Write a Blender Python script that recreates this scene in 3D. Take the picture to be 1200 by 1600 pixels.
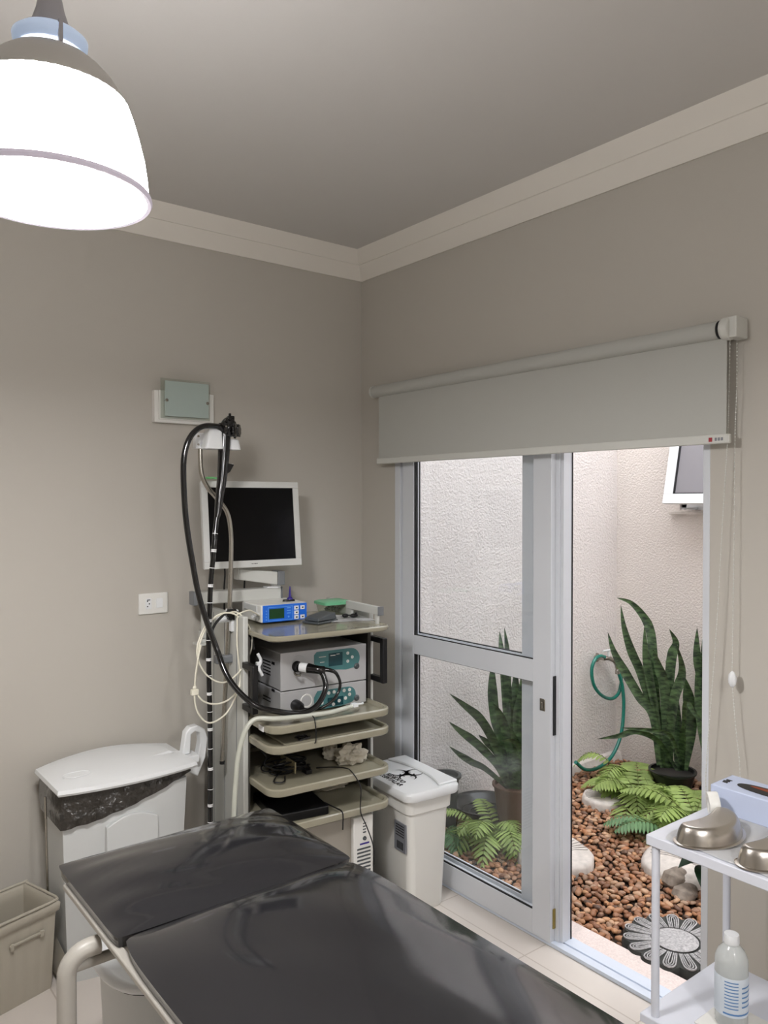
import bpy, bmesh, math, random
from math import sin, cos, pi, radians, sqrt, atan2
from mathutils import Vector, Matrix
random.seed(7)
for o in list(bpy.data.objects): bpy.data.objects.remove(o)
SC = bpy.context.scene
COL = SC.collection

# ------------------------------------------------------------ camera, sky, lights
cam_d = bpy.data.cameras.new('camera'); cam = bpy.data.objects.new('camera', cam_d); COL.objects.link(cam)
CAMP = Vector((-2.17, -2.935, 1.58)); YAW = radians(38.1); PITCH = radians(.8)
cam.location = CAMP
cam.rotation_euler = (pi/2-PITCH, 0, -YAW)
cam_d.sensor_fit = 'HORIZONTAL'; cam_d.sensor_width = 36.0; cam_d.lens = 36.0*1230/1200
cam_d.clip_start = .02; cam_d.clip_end = 60
SC.camera = cam
W = bpy.data.worlds.new('sky'); SC.world = W; W.use_nodes = True
wn = W.node_tree.nodes; wn.clear()
wo = wn.new('ShaderNodeOutputWorld'); wb = wn.new('ShaderNodeBackground')
wb.inputs[0].default_value = (.93, .955, 1, 1); wb.inputs[1].default_value = 5.2      # even overcast sky
W.node_tree.links.new(wb.outputs[0], wo.inputs[0])
LAMP_IN = 165.0; LAMP_OUT = 34.0          # inside and outside of the glowing pendant shades
SC.view_settings.view_transform = 'Standard'; SC.view_settings.look = 'None'
SC.view_settings.exposure = 0.13; SC.view_settings.gamma = 1.0; SC.view_settings.use_curve_mapping = False

# ------------------------------------------------------------ materials
def lin(c): return tuple(((x/255)/12.92 if x/255 <= .04045 else ((x/255+.055)/1.055)**2.4) for x in c)
def mat(name, rgb, rough=.5, metal=0, bump=0, bscale=40, var=0, vscale=6, coat=0, spec=None, emit=None, estr=0, detail=4, bdist=.004):
    m = bpy.data.materials.new(name); m.use_nodes = True
    nt = m.node_tree; N = nt.nodes; P = N['Principled BSDF']
    c = lin(rgb)
    P.inputs['Base Color'].default_value = (*c, 1); P.inputs['Roughness'].default_value = rough; P.inputs['Metallic'].default_value = metal
    if coat: P.inputs['Coat Weight'].default_value = coat; P.inputs['Coat Roughness'].default_value = .06
    if spec is not None: P.inputs['Specular IOR Level'].default_value = spec
    if emit: P.inputs['Emission Color'].default_value = (*lin(emit), 1); P.inputs['Emission Strength'].default_value = estr
    tc = None
    if bump or var: tc = N.new('ShaderNodeTexCoord')
    if bump:
        nz = N.new('ShaderNodeTexNoise'); nz.inputs['Scale'].default_value = bscale; nz.inputs['Detail'].default_value = detail
        nt.links.new(tc.outputs['Object'], nz.inputs['Vector'])
        b = N.new('ShaderNodeBump'); b.inputs['Strength'].default_value = bump; b.inputs['Distance'].default_value = bdist
        nt.links.new(nz.outputs['Fac'], b.inputs['Height']); nt.links.new(b.outputs[0], P.inputs['Normal'])
    if var:
        nz = N.new('ShaderNodeTexNoise'); nz.inputs['Scale'].default_value = vscale; nz.inputs['Detail'].default_value = 3
        nt.links.new(tc.outputs['Object'], nz.inputs['Vector'])
        r = N.new('ShaderNodeValToRGB'); r.color_ramp.elements[0].position = .3; r.color_ramp.elements[1].position = .7
        r.color_ramp.elements[0].color = (*[x*(1-var) for x in c], 1); r.color_ramp.elements[1].color = (*[min(1, x*(1+var*.6)) for x in c], 1)
        nt.links.new(nz.outputs['Fac'], r.inputs[0]); nt.links.new(r.outputs[0], P.inputs['Base Color'])
    return m
def glass_mat(name, tint=(1, 1, 1), gloss=1.42, rough=0.0, opacity=0.0, ocol=(200, 210, 210)):
    m = bpy.data.materials.new(name); m.use_nodes = True
    nt = m.node_tree; N = nt.nodes; N.clear()
    out = N.new('ShaderNodeOutputMaterial'); tr = N.new('ShaderNodeBsdfTransparent'); gl = N.new('ShaderNodeBsdfGlossy')
    tr.inputs[0].default_value = (*tint, 1); gl.inputs['Roughness'].default_value = rough
    fr = N.new('ShaderNodeFresnel'); geo = N.new('ShaderNodeNewGeometry')      # same reflectance on both faces of a thin pane
    ior = N.new('ShaderNodeMapRange'); ior.inputs['To Min'].default_value = gloss; ior.inputs['To Max'].default_value = 1/gloss
    nt.links.new(geo.outputs['Backfacing'], ior.inputs['Value']); nt.links.new(ior.outputs[0], fr.inputs[0])
    mx = N.new('ShaderNodeMixShader')
    nt.links.new(fr.outputs[0], mx.inputs[0]); nt.links.new(gl.outputs[0], mx.inputs[2])
    if opacity:
        df = N.new('ShaderNodeBsdfTranslucent'); d2 = N.new('ShaderNodeBsdfDiffuse'); 
        df.inputs[0].default_value = (*lin(ocol), 1); d2.inputs[0].default_value = (*lin(ocol), 1)
        m2 = N.new('ShaderNodeMixShader'); m2.inputs[0].default_value = .5
        nt.links.new(df.outputs[0], m2.inputs[1]); nt.links.new(d2.outputs[0], m2.inputs[2])
        m3 = N.new('ShaderNodeMixShader'); m3.inputs[0].default_value = opacity
        nt.links.new(tr.outputs[0], m3.inputs[1]); nt.links.new(m2.outputs[0], m3.inputs[2])
        nt.links.new(m3.outputs[0], mx.inputs[1])
    else: nt.links.new(tr.outputs[0], mx.inputs[1])
    nt.links.new(mx.outputs[0], out.inputs[0])
    return m

M = {}
M['wall'] = mat('greige wall paint', (185, 180, 171), .75, bump=.12, bscale=220, bdist=.001)
M['ceiling'] = mat('ceiling paint', (200, 197, 193), .8)
M['crown'] = mat('plaster moulding', (222, 217, 208), .7)
M['floor'] = mat('floor', (214, 206, 198), .28, var=.05, vscale=3)
M['stone_sill'] = mat('speckled granite sill', (224, 209, 203), .6, var=.14, vscale=160, bump=.15, bscale=200)
M['alu'] = mat('grey white aluminium', (208, 211, 216), .38)
M['track'] = mat('bluish aluminium track', (214, 222, 235), .35, metal=.15)
M['gasket'] = mat('black rubber gasket', (12, 12, 14), .6)
M['blind'] = mat('blind fabric', (180, 180, 174), .85, bump=.06, bscale=500, bdist=.0006)
M['blindbar'] = mat('blind plastic', (204, 204, 198), .45)
M['white'] = mat('white plastic', (228, 230, 231), .35)
M['greywhite'] = mat('grey white plastic', (205, 207, 206), .42)
M['offwhite'] = mat('off white plastic', (224, 223, 218), .4)
M['beigebin'] = mat('beige ribbed plastic', (178, 172, 158), .45)
M['bag'] = mat('black bin bag film', (44, 40, 35), .3, bump=1, bscale=11, bdist=.05, coat=.6)
M['vinyl'] = mat('black vinyl', (37, 37, 40), .13, bump=.09, bscale=3.0, bdist=.02, detail=2, coat=.3)
M['tubepaint'] = mat('beige grey painted steel', (176, 172, 164), .38)
M['shelf'] = mat('khaki cart plastic', (150, 145, 126), .2, coat=.3)
M['shelf_floor'] = mat('khaki cart surface', (139, 134, 116), .16, coat=.3)
M['column'] = mat('cart column aluminium', (196, 197, 192), .4)
M['shademetal'] = mat('shaded inner metal', (58, 55, 50), .5)  # dark tone carries the shade on the inner sides of the cart
M['black'] = mat('black plastic', (14, 14, 16), .4)
M['blackgloss'] = mat('black rubber gloss', (10, 10, 12), .16, coat=.4)
M['chrome'] = mat('brushed steel', (172, 168, 160), .27, metal=1)
M['steel'] = mat('polished steel', (190, 184, 176), .27, metal=1)
M['silver'] = mat('silver painted casing', (190, 190, 191), .34, metal=.25)
M['teal'] = mat('teal panel', (72, 122, 124), .35)
M['tealdark'] = mat('dark teal display', (20, 66, 74), .25)
M['blue'] = mat('blue panel', (24, 104, 214), .35)
M['blueline'] = mat('pale blue print', (110, 170, 235), .4)
M['lcd'] = mat('green display', (18, 62, 28), .2)
M['darkgrey'] = mat('slate grey plastic', (72, 77, 80), .45)
M['midgrey'] = mat('mid grey plastic', (116, 119, 122), .45)
M['lidgreen'] = mat('pale green plastic lid', (116, 190, 146), .25)
M['clearplastic'] = glass_mat('clear plastic', (.9, .93, .88), opacity=.15, ocol=(190, 195, 170))
M['glass'] = glass_mat('window glass', (.975, .985, .99), gloss=1.42)
M['frosted'] = mat('frosted green glass', (168, 182, 176), .22, coat=.4)
M['clearglass'] = glass_mat('clear glass edge', (.93, .95, .93), opacity=.12, ocol=(200, 205, 195))
M['paper'] = mat('white paper', (236, 236, 236), .8, bump=.2, bscale=30)
M['cloth'] = mat('crumpled off white latex', (205, 198, 182), .6, bump=.3, bscale=50)
M['indigo'] = mat('indigo plastic', (46, 30, 128), .35)
M['screen'] = mat('black monitor screen', (3, 3, 6), .12, spec=.22)
M['cable_white'] = mat('white cable', (226, 222, 205), .4)
M['hose_beige'] = mat('pale grey hose', (190, 192, 180), .35)
M['enamel'] = mat('white enamelled steel', (214, 217, 226), .3)
M['boxcard'] = mat('pale blue card', (192, 202, 226), .45)
M['red'] = mat('red print', (150, 28, 40), .5)
M['ink'] = mat('black ink', (16, 16, 18), .5)
M['orange'] = mat('dim orange tissue', (130, 62, 34), .8)
M['labelgrey'] = mat('grey sticker', (124, 126, 132), .5)
M['stucco'] = mat('textured stucco', (224, 217, 213), .85, bump=1, bscale=88, bdist=.0065, detail=2, var=.05, vscale=1.2)
M['stucco_warm'] = mat('textured warm stucco', (226, 218, 211), .85, bump=1, bscale=88, bdist=.0065, detail=2, var=.05, vscale=1.2)
M['soil'] = mat('dark soil', (52, 38, 28), .95, bump=.8, bscale=60)
M['cement'] = mat('pale cement stone', (214, 206, 198), .85, bump=.6, bscale=40, var=.16, vscale=30)
M['rock'] = mat('mottled garden rock', (150, 138, 126), .85, bump=.6, bscale=40, var=.4, vscale=30)
M['stonegrey'] = mat('grainy grey stone', (178, 176, 176), .85, bump=.4, bscale=90, var=.35, vscale=110)
M['carved'] = mat('weathered dark stone', (52, 53, 50), .8, bump=.4, bscale=60)
M['pot_black'] = mat('black glazed pot', (24, 25, 24), .3)
M['pot_brown'] = mat('brown clay pot', (86, 60, 44), .6)
M['pot_grey'] = mat('dark grey pot', (66, 68, 66), .5)
M['hose_green'] = mat('teal green hose', (24, 120, 104), .25, coat=.3)
M['leafdark'] = mat('glossy dark green leaf', (34, 62, 38), .3, var=.3, vscale=12)
M['fern'] = mat('light green fern', (156, 178, 100), .55, var=.35, vscale=9)
M['fernblue'] = mat('cool green fern', (116, 154, 108), .55, var=.3, vscale=9)
M['rachis'] = mat('fern stalk', (96, 104, 46), .6)
M['bottle'] = glass_mat('translucent bottle plastic', (.86, .88, .87), opacity=.72, ocol=(244, 247, 246))
M['neck'] = mat('grey lamp holder', (158, 156, 160), .5)
M['capshade'] = mat('grey aluminium lamp top', (182, 178, 172), .45)
M['bezel'] = mat('monitor casing', (205, 206, 203), .4)

def fix_double(m):   # leaves let light through
    nt = m.node_tree; P = nt.nodes['Principled BSDF']
    P.inputs['Subsurface Weight'].default_value = 0
    tl = nt.nodes.new('ShaderNodeBsdfTranslucent'); mx = nt.nodes.new('ShaderNodeMixShader'); mx.inputs[0].default_value = .25
    src = P.inputs['Base Color'].links[0].from_socket if P.inputs['Base Color'].links else None
    if src: nt.links.new(src, tl.inputs[0])
    else: tl.inputs[0].default_value = P.inputs['Base Color'].default_value
    out = [n for n in nt.nodes if n.type == 'OUTPUT_MATERIAL'][0]
    nt.links.new(P.outputs[0], mx.inputs[1]); nt.links.new(tl.outputs[0], mx.inputs[2]); nt.links.new(mx.outputs[0], out.inputs[0])
fix_double(M['fern']); fix_double(M['fernblue'])

def tile_floor():
    m = M['floor']; nt = m.node_tree; N = nt.nodes; P = N['Principled BSDF']
    src = P.inputs['Base Color'].links[0].from_socket
    tc = N.new('ShaderNodeTexCoord'); mp = N.new('ShaderNodeMapping'); mp.inputs['Location'].default_value = (.11, .2, 0)
    br = N.new('ShaderNodeTexBrick'); br.offset = 0
    br.inputs['Scale'].default_value = 1; br.inputs['Brick Width'].default_value = .45; br.inputs['Row Height'].default_value = .45
    br.inputs['Mortar Size'].default_value = .0025; br.inputs['Color1'].default_value = (1, 1, 1, 1); br.inputs['Color2'].default_value = (.97, .97, .97, 1)
    br.inputs['Mortar'].default_value = (.74, .71, .68, 1)
    mx = N.new('ShaderNodeMix'); mx.data_type = 'RGBA'; mx.blend_type = 'MULTIPLY'; mx.inputs[0].default_value = 1
    nt.links.new(tc.outputs['Object'], mp.inputs[0]); nt.links.new(mp.outputs[0], br.inputs['Vector'])
    nt.links.new(src, mx.inputs[6]); nt.links.new(br.outputs[0], mx.inputs[7]); nt.links.new(mx.outputs[2], P.inputs['Base Color'])
tile_floor()

def snake_mat():
    m = mat('snake plant leaf', (62, 92, 56), .32)
    nt = m.node_tree; N = nt.nodes; P = N['Principled BSDF']
    tc = N.new('ShaderNodeTexCoord'); mp = N.new('ShaderNodeMapping'); mp.inputs['Scale'].default_value = (22, 22, 70)
    nz = N.new('ShaderNodeTexNoise'); nz.inputs['Scale'].default_value = 1; nz.inputs['Detail'].default_value = 3
    r = N.new('ShaderNodeValToRGB'); e = r.color_ramp.elements
    e[0].position = .36; e[0].color = (*lin((26, 42, 28)), 1); e[1].position = .72; e[1].color = (*lin((92, 118, 76)), 1)
    nt.links.new(tc.outputs['Object'], mp.inputs[0]); nt.links.new(mp.outputs[0], nz.inputs['Vector'])
    nt.links.new(nz.outputs['Fac'], r.inputs[0]); nt.links.new(r.outputs[0], P.inputs['Base Color'])
    return m
M['snake'] = snake_mat()
def pebble_mat():
    m = mat('brown river pebble', (150, 104, 74), .5)
    nt = m.node_tree; N = nt.nodes; P = N['Principled BSDF']
    g = N.new('ShaderNodeNewGeometry'); oi = N.new('ShaderNodeObjectInfo')
    a = N.new('ShaderNodeMath'); a.operation = 'ADD'; f = N.new('ShaderNodeMath'); f.operation = 'FRACT'
    nt.links.new(g.outputs['Random Per Island'], a.inputs[0]); nt.links.new(oi.outputs['Random'], a.inputs[1]); nt.links.new(a.outputs[0], f.inputs[0])
    r = N.new('ShaderNodeValToRGB'); cr = r.color_ramp
    cols = [(104, 72, 54), (160, 112, 78), (126, 84, 60), (196, 148, 108), (146, 98, 68), (176, 146, 122), (200, 160, 126), (92, 70, 58), (178, 122, 82)]
    cr.elements[0].color = (*lin(cols[0]), 1); cr.elements[1].position = 1; cr.elements[1].color = (*lin(cols[-1]), 1)
    for i, c in enumerate(cols[1:-1]):
        e = cr.elements.new((i+1)/(len(cols)-1)); e.color = (*lin(c), 1)
    nt.links.new(f.outputs[0], r.inputs[0]); nt.links.new(r.outputs[0], P.inputs['Base Color'])
    return m
M['pebble'] = pebble_mat()
def emis(name, rgb, s):
    m = bpy.data.materials.new(name); m.use_nodes = True; N = m.node_tree.nodes; N.clear()
    o = N.new('ShaderNodeOutputMaterial'); e = N.new('ShaderNodeEmission'); e.inputs[0].default_value = (*lin(rgb), 1); e.inputs[1].default_value = s
    m.node_tree.links.new(e.outputs[0], o.inputs[0]); return m
M['lampglow'] = emis('glowing lamp shade', (252, 250, 250), LAMP_OUT); M['lampinside'] = emis('bright lamp inside', (252, 250, 250), LAMP_IN)
M['lampring'] = mat('lit acrylic ring', (200, 212, 232), .3, emit=(170, 195, 228), estr=.35)

# ------------------------------------------------------------ builders
class Frame:
    def __init__(s, o=(0, 0, 0), rz=0): s.o = Vector(o); s.rz = rz; s.m = Matrix.Rotation(rz, 4, 'Z')
    def w(s, p): return s.o + s.m @ Vector(p)
WF = Frame()
CF = Frame((-.8265, -.6001, 0), radians(-4.8))        # the cart's own axes
INFO = {}
def tag(o, label=None, cat=None, group=None, kind=None):
    if label: o['label'] = label
    if cat: o['category'] = cat
    if group: o['group'] = group
    if kind: o['kind'] = kind
    return o
def thing(name, base, label, cat, fr=WF, group=None):
    o = bpy.data.objects.new(name, None); COL.objects.link(o); o.empty_display_size = .05
    o.location = fr.w(base); o.rotation_euler = (0, 0, fr.rz); INFO[o.name] = Vector(base)
    return tag(o, label, cat, group)
def mesh_of(name, bm, m, base, smooth=True, ang=35):
    bmesh.ops.recalc_face_normals(bm, faces=bm.faces[:])
    for v in bm.verts: v.co -= base
    me = bpy.data.meshes.new(name); bm.to_mesh(me); bm.free()
    for x in (m if isinstance(m, (list, tuple)) else [m]): me.materials.append(M[x] if isinstance(x, str) else x)
    if smooth:
        me.shade_smooth(); me.set_sharp_from_angle(angle=radians(ang))
    return me
def part(name, bm, m, parent, label=None, bevel=0, seg=2, ang=35, sub=0):
    base = INFO[parent.name]
    o = bpy.data.objects.new(name, mesh_of(name, bm, m, base, ang=ang)); COL.objects.link(o); o.parent = parent; INFO[o.name] = base
    if label: o['label'] = label
    mods(o, bevel, seg, sub); return o
def mods(o, bevel, seg=2, sub=0):
    if bevel:
        b = o.modifiers.new('bevel', 'BEVEL'); b.width = bevel; b.segments = seg; b.limit_method = 'ANGLE'; b.angle_limit = radians(40)
    if sub:
        b = o.modifiers.new('sub', 'SUBSURF'); b.levels = sub; b.render_levels = sub
def solo(name, bm, m, base, label, cat, fr=WF, group=None, bevel=0, ang=35, sub=0, kind=None):
    b = Vector(base)
    o = bpy.data.objects.new(name, mesh_of(name, bm, m, b, ang=ang)); COL.objects.link(o)
    o.location = fr.w(b); o.rotation_euler = (0, 0, fr.rz); INFO[o.name] = b
    mods(o, bevel, sub=sub); return tag(o, label, cat, group, kind)
def struct(name, bm, m, bevel=0, parent=None, ang=35):
    o = bpy.data.objects.new(name, mesh_of(name, bm, m, Vector((0, 0, 0)) if parent is None else INFO[parent.name], ang=ang)); COL.objects.link(o)
    INFO[o.name] = Vector((0, 0, 0))
    if parent is None: o['kind'] = 'structure'
    else: o.parent = parent
    mods(o, bevel); return o
def B(): return bmesh.new()
def box(bm, x0, x1, y0, y1, z0, z1, rot=None, mi=0):
    vs = [bm.verts.new((x, y, z)) for x in (x0, x1) for y in (y0, y1) for z in (z0, z1)]
    if rot is not None:
        c = Vector(((x0+x1)/2, (y0+y1)/2, (z0+z1)/2))
        for v in vs: v.co = c + rot @ (v.co-c)
    for f in ((0, 1, 3, 2), (4, 6, 7, 5), (0, 4, 5, 1), (2, 3, 7, 6), (0, 2, 6, 4), (1, 5, 7, 3)):
        fc = bm.faces.new([vs[i] for i in f]); fc.material_index = mi
    return vs
def loft(bm, rings, cap0=True, cap1=True, closed=True, mi=0):
    R = [[bm.verts.new(p) for p in r] for r in rings]
    n = len(R[0])
    for a, b in zip(R, R[1:]):
        for i in range(n if closed else n-1):
            j = (i+1) % n
            try: bm.faces.new((a[i], a[j], b[j], b[i])).material_index = mi
            except ValueError: pass
    if cap0: bm.faces.new(R[0][::-1]).material_index = mi
    if cap1: bm.faces.new(R[-1]).material_index = mi
    return R
def lathe(bm, prof, c=(0, 0, 0), seg=32, axis='Z', cap0=False, cap1=False, mat4=None):
    c = Vector(c); rings = []
    for r, z in prof:
        ring = []
        for i in range(seg):
            a = 2*pi*i/seg
            p = Vector((r*cos(a), r*sin(a), z))
            if axis == 'X': p = Vector((p.z, p.x, p.y))
            if axis == 'Y': p = Vector((p.x, p.z, p.y))
            if mat4 is not None: p = mat4 @ p
            ring.append(c+p)
        rings.append(ring)
    loft(bm, rings, cap0, cap1)
def smooth_path(pts, n=6, closed=False):
    P = [Vector(p) for p in pts]; out = []
    N = len(P)
    rng = range(N if closed else N-1)
    for i in rng:
        p0 = P[(i-1) % N] if (closed or i > 0) else P[i]*2-P[i+1]
        p1 = P[i]; p2 = P[(i+1) % N]
        p3 = P[(i+2) % N] if (closed or i+2 < N) else p2*2-p1
        for k in range(n):
            t = k/n
            out.append(.5*((2*p1)+(-p0+p2)*t+(2*p0-5*p1+4*p2-p3)*t*t+(-p0+3*p1-3*p2+p3)*t**3))
    if not closed: out.append(P[-1])
    return out
def tube(bm, pts, r, seg=10, smooth=6, closed=False, caps=True, mi=0):
    P = smooth_path(pts, smooth, closed) if smooth else [Vector(p) for p in pts]
    n = len(P); rings = []
    t0 = (P[1]-P[0]).normalized(); up = Vector((0, 0, 1)) if abs(t0.z) < .9 else Vector((1, 0, 0))
    nrm = t0.cross(up).normalized()
    for i, p in enumerate(P):
        if closed: t = (P[(i+1) % n]-P[i-1]).normalized()
        else: t = (P[min(i+1, n-1)]-P[max(i-1, 0)]).normalized()
        nrm = (nrm-t*nrm.dot(t)).normalized(); b = t.cross(nrm)
        rr = r(i/(n-1)) if callable(r) else r
        rings.append([p+(nrm*cos(2*pi*k/seg)+b*sin(2*pi*k/seg))*rr for k in range(seg)])
    if closed: rings.append(rings[0]); loft(bm, rings, False, False, mi=mi); bmesh.ops.remove_doubles(bm, verts=bm.verts[:], dist=1e-6)
    else: loft(bm, rings, caps, caps, mi=mi)
    return P
def rrect(x0, x1, y0, y1, r, z, n=5):
    out = []
    rs = r if isinstance(r, (list, tuple)) else [r]*4
    for (cx, cy, a0), q in zip(((x1, y1, 0), (x0, y1, 90), (x0, y0, 180), (x1, y0, 270)), rs):
        sx = -1 if cx == x1 else 1; sy = -1 if cy == y1 else 1
        for k in range(n+1):
            a = radians(a0+90*k/n); out.append(Vector((cx+sx*q+q*cos(a), cy+sy*q+q*sin(a), z)))
    return out
def prism(bm, poly, ax, a, b, mi=0):
    """poly of 2D points extruded along axis ax from a to b"""
    def P(p, t):
        return {'X': (t, p[0], p[1]), 'Y': (p[0], t, p[1]), 'Z': (p[0], p[1], t)}[ax]
    loft(bm, [[P(p, a) for p in poly], [P(p, b) for p in poly]], mi=mi)
def ball(bm, c, r, sx=1, sy=1, sz=1, sub=2, rot=None):
    ret = bmesh.ops.create_icosphere(bm, subdivisions=sub, radius=r)
    for v in ret['verts']:
        p = Vector((v.co.x*sx, v.co.y*sy, v.co.z*sz))
        if rot is not None: p = rot @ p
        v.co = p+Vector(c)
    return ret['verts']
def text_bm(bm, txt, size, mtx, bold=0.0, depth=.0006):
    cu = bpy.data.curves.new('t', 'FONT'); cu.body = txt; cu.size = size; cu.align_x = 'CENTER'; cu.align_y = 'CENTER'; cu.extrude = depth/2; cu.offset = bold
    cu.resolution_u = 3
    o = bpy.data.objects.new('t', cu); COL.objects.link(o)
    dg = bpy.context.evaluated_depsgraph_get(); me = bpy.data.meshes.new_from_object(o.evaluated_get(dg))
    t = bmesh.new(); t.from_mesh(me); t.transform(mtx); tmp = bpy.data.meshes.new('x'); t.to_mesh(tmp); t.free(); bm.from_mesh(tmp)
    bpy.data.objects.remove(o); bpy.data.curves.remove(cu); bpy.data.meshes.remove(me); bpy.data.meshes.remove(tmp)

# ------------------------------------------------------------ room shell
CZ = 2.70; RX0 = -4.0; RY0 = -4.9; WT = .13
DY0, DY1, DZ = -1.712, -.245, 2.06       # door opening
b = B(); box(b, RX0, 0, RY0, 0, -.1, 0); struct('floor', b, 'floor')
b = B(); box(b, RX0-.1, WT, RY0-.1, .1, CZ, CZ+.12); struct('ceiling', b, 'ceiling')
b = B(); box(b, RX0-.1, WT, 0, .1, -.1, CZ); struct('wall_left', b, 'wall')
b = B()
def notch_wall(bm, x0, x1, ylo, yhi, zlo, zhi, hy0, hy1, hz0, hz1):
    box(bm, x0, x1, hy1, yhi, zlo, zhi); box(bm, x0, x1, ylo, hy0, zlo, zhi); box(bm, x0, x1, hy0, hy1, hz1, zhi)
    if hz0 > zlo: box(bm, x0, x1, hy0, hy1, zlo, hz0)
notch_wall(b, 0, WT-.02, RY0, 0, -.1, CZ, DY0, DY1, 0.0, DZ)
struct('wall_right', b, 'wall')
b = B(); box(b, RX0-.1, RX0, RY0, 0, -.1, CZ); struct('wall_far_left', b, 'wall')
b = B(); box(b, RX0-.1, WT, RY0-.1, RY0, -.1, CZ); struct('wall_back', b, 'wall')
# crown moulding: stepped cove profile, distance from wall d, height z
prof = [(0, 2.590), (.010, 2.588), (.014, 2.594), (.016, 2.602), (.045, 2.640), (.048, 2.646), (.054, 2.647), (.056, 2.652), (.090, 2.688), (.094, 2.700), (0, 2.700)]
b = B(); prism(b, [(-d, z) for d, z in prof], 'X', RX0, 0)
struct('trim_1', b, 'crown', ang=25)
b = B(); prism(b, [(-d, z) for d, z in prof], 'Y', RY0, 0)
struct('trim_2', b, 'crown', ang=25)

# ------------------------------------------------------------ sliding door
door = thing('door_1', (0.05, (DY0+DY1)/2, 0), None, None); door['kind'] = 'structure'
def dp(name, bm, m, bev=.0015, par=None, label=None): return part(name, bm, m, par or door, bevel=bev, label=label)
b = B()   # outer frame jambs and head with ribs
for (y0, y1) in ((DY1-.035, DY1), (DY0, DY0+.022)):
    box(b, .0, .108, y0, y1, .0, DZ)
for k in range(3): box(b, .012+.032*k, .026+.032*k, DY1-.052, DY1-.034, .02, DZ-.02)
box(b, .0, .108, DY0, DY1, DZ-.04, DZ)
dp('frame', b, 'alu')
b = B(); box(b, .004, .094, DY0, DY1, .0, .008)
for x0_, x1_ in ((.004, .036), (.044, .094)): box(b, x0_, x1_, DY0, DY1, .008, .014)
dp('track', b, 'track', .001)
def leaf(x0, x1, y0, y1, nm):
    b = B(); z0, z1 = .012, DZ-.045; sw = .082
    box(b, x0, x1, y1-.072, y1, z0, z1)                  # far stile
    box(b, x0, x1, y0, y0+sw, z0, z1)                    # near stile
    box(b, x0, x1, y0+sw, y1-.072, z0, .10); box(b, x0, x1, y0+sw, y1-.072, .928, 1.008); box(b, x0, x1, y0+sw, y1-.072, z1-.07, z1)
    lf = dp(nm, b, 'alu', .0012)
    g = B(); xm = (x0+x1)/2
    for za, zb in ((.10, .928), (1.008, z1-.07)):
        ya, yb = y0+sw, y1-.072
        for xx in (x0+.004,):
            box(g, xx, xx+.012, ya, ya+.002, za, zb); box(g, xx, xx+.014, yb-.007, yb, za, zb)
            box(g, xx, xx+.008, ya, yb, za, za+.0035); box(g, xx, xx+.008, ya, yb, zb-.002, zb)
    part('gasket', g, 'gasket', lf)
    for za, zb in ((.10, .928), (1.008, z1-.07)):
        g = B(); box(g, xm-.003, xm+.003, y0+sw-.006, y1-.066, za-.004, zb+.004); part('glass_pane', g, 'glass', lf)
    return lf
L1 = leaf(.0, .030, -1.120, -.300, 'inner_leaf')
L2 = leaf(.050, .076, -1.022, -.258, 'outer_leaf')
# latch side details of the inner leaf
b = B(); box(b, -.003, .0005, -1.096, -1.072, .832, .876); box(b, -.009, -.003, -1.089, -1.080, .842, .866); part('latch', b, 'chrome', L1, label='small chrome thumb latch', bevel=.002)
b = B(); box(b, .012, .028, -1.1235, -1.120, .75, .96); part('strike_plate', b, 'black', L1)
b = B(); box(b, .014, .026, -1.1235, -1.120, .06, .13); part('roller_plate', b, mat('brass', (150, 132, 70), .4, metal=.6), L1)
b = B(); box(b, .026, .078, -1.136, -1.1195, .014, DZ-.05); box(b, .034, .078, -1.148, -1.134, .014, DZ-.05); part('interlock', b, 'alu', door, bevel=.001)
b = B(); box(b, .078, .083, -1.150, -1.142, .014, DZ-.05); part('brush_seal', b, 'gasket', door)
# stone sill outside
b = B(); box(b, .096, .190, -1.85, -.15, -.10, .010); struct('trim_3', b, 'stone_sill', bevel=.003)

# ------------------------------------------------------------ courtyard shell
CX = 2.0; CY = .03; CH = 3.4
WY0, WY1, WZ0, WZ1 = -1.15, -.40, 1.53, 2.35
b = B(); box(b, WT-.02, CX+.15, CY, CY+.15, -.2, CH); struct('wall_courtyard_side', b, 'stucco')
b = B(); notch_wall(b, CX, CX+.15, -3.3, CY, -.2, CH, WY0, WY1, WZ0, WZ1); struct('wall_courtyard_end', b, 'stucco_warm')
b = B(); box(b, WT-.02, CX+.15, -3.45, -3.3, -.2, CH); struct('wall_courtyard_near', b, 'stucco')
b = B(); box(b, WT-.02, WT+.0, -3.3, DY0-.0, -.1, CH); box(b, WT-.02, WT, DY1, CY, -.1, CH); box(b, WT-.02, WT, DY0, DY1, DZ, CH); struct('wall_outside_face', b, 'stucco')
b = B(); box(b, .12, CX+.02, -3.3, CY, -.16, -.032); struct('ground', b, 'soil')
b = B(); loft(b, [[(1.0, CY, -.03), (2.0, CY, -.03), (2.0, CY-.05, -.03), (1.0, CY-.035, -.03)], [(1.0, CY, .02), (2.0, CY, .025), (2.0, CY-.03, .02), (1.0, CY-.02, .015)]]); struct('trim_4', b, 'cement')
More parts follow.
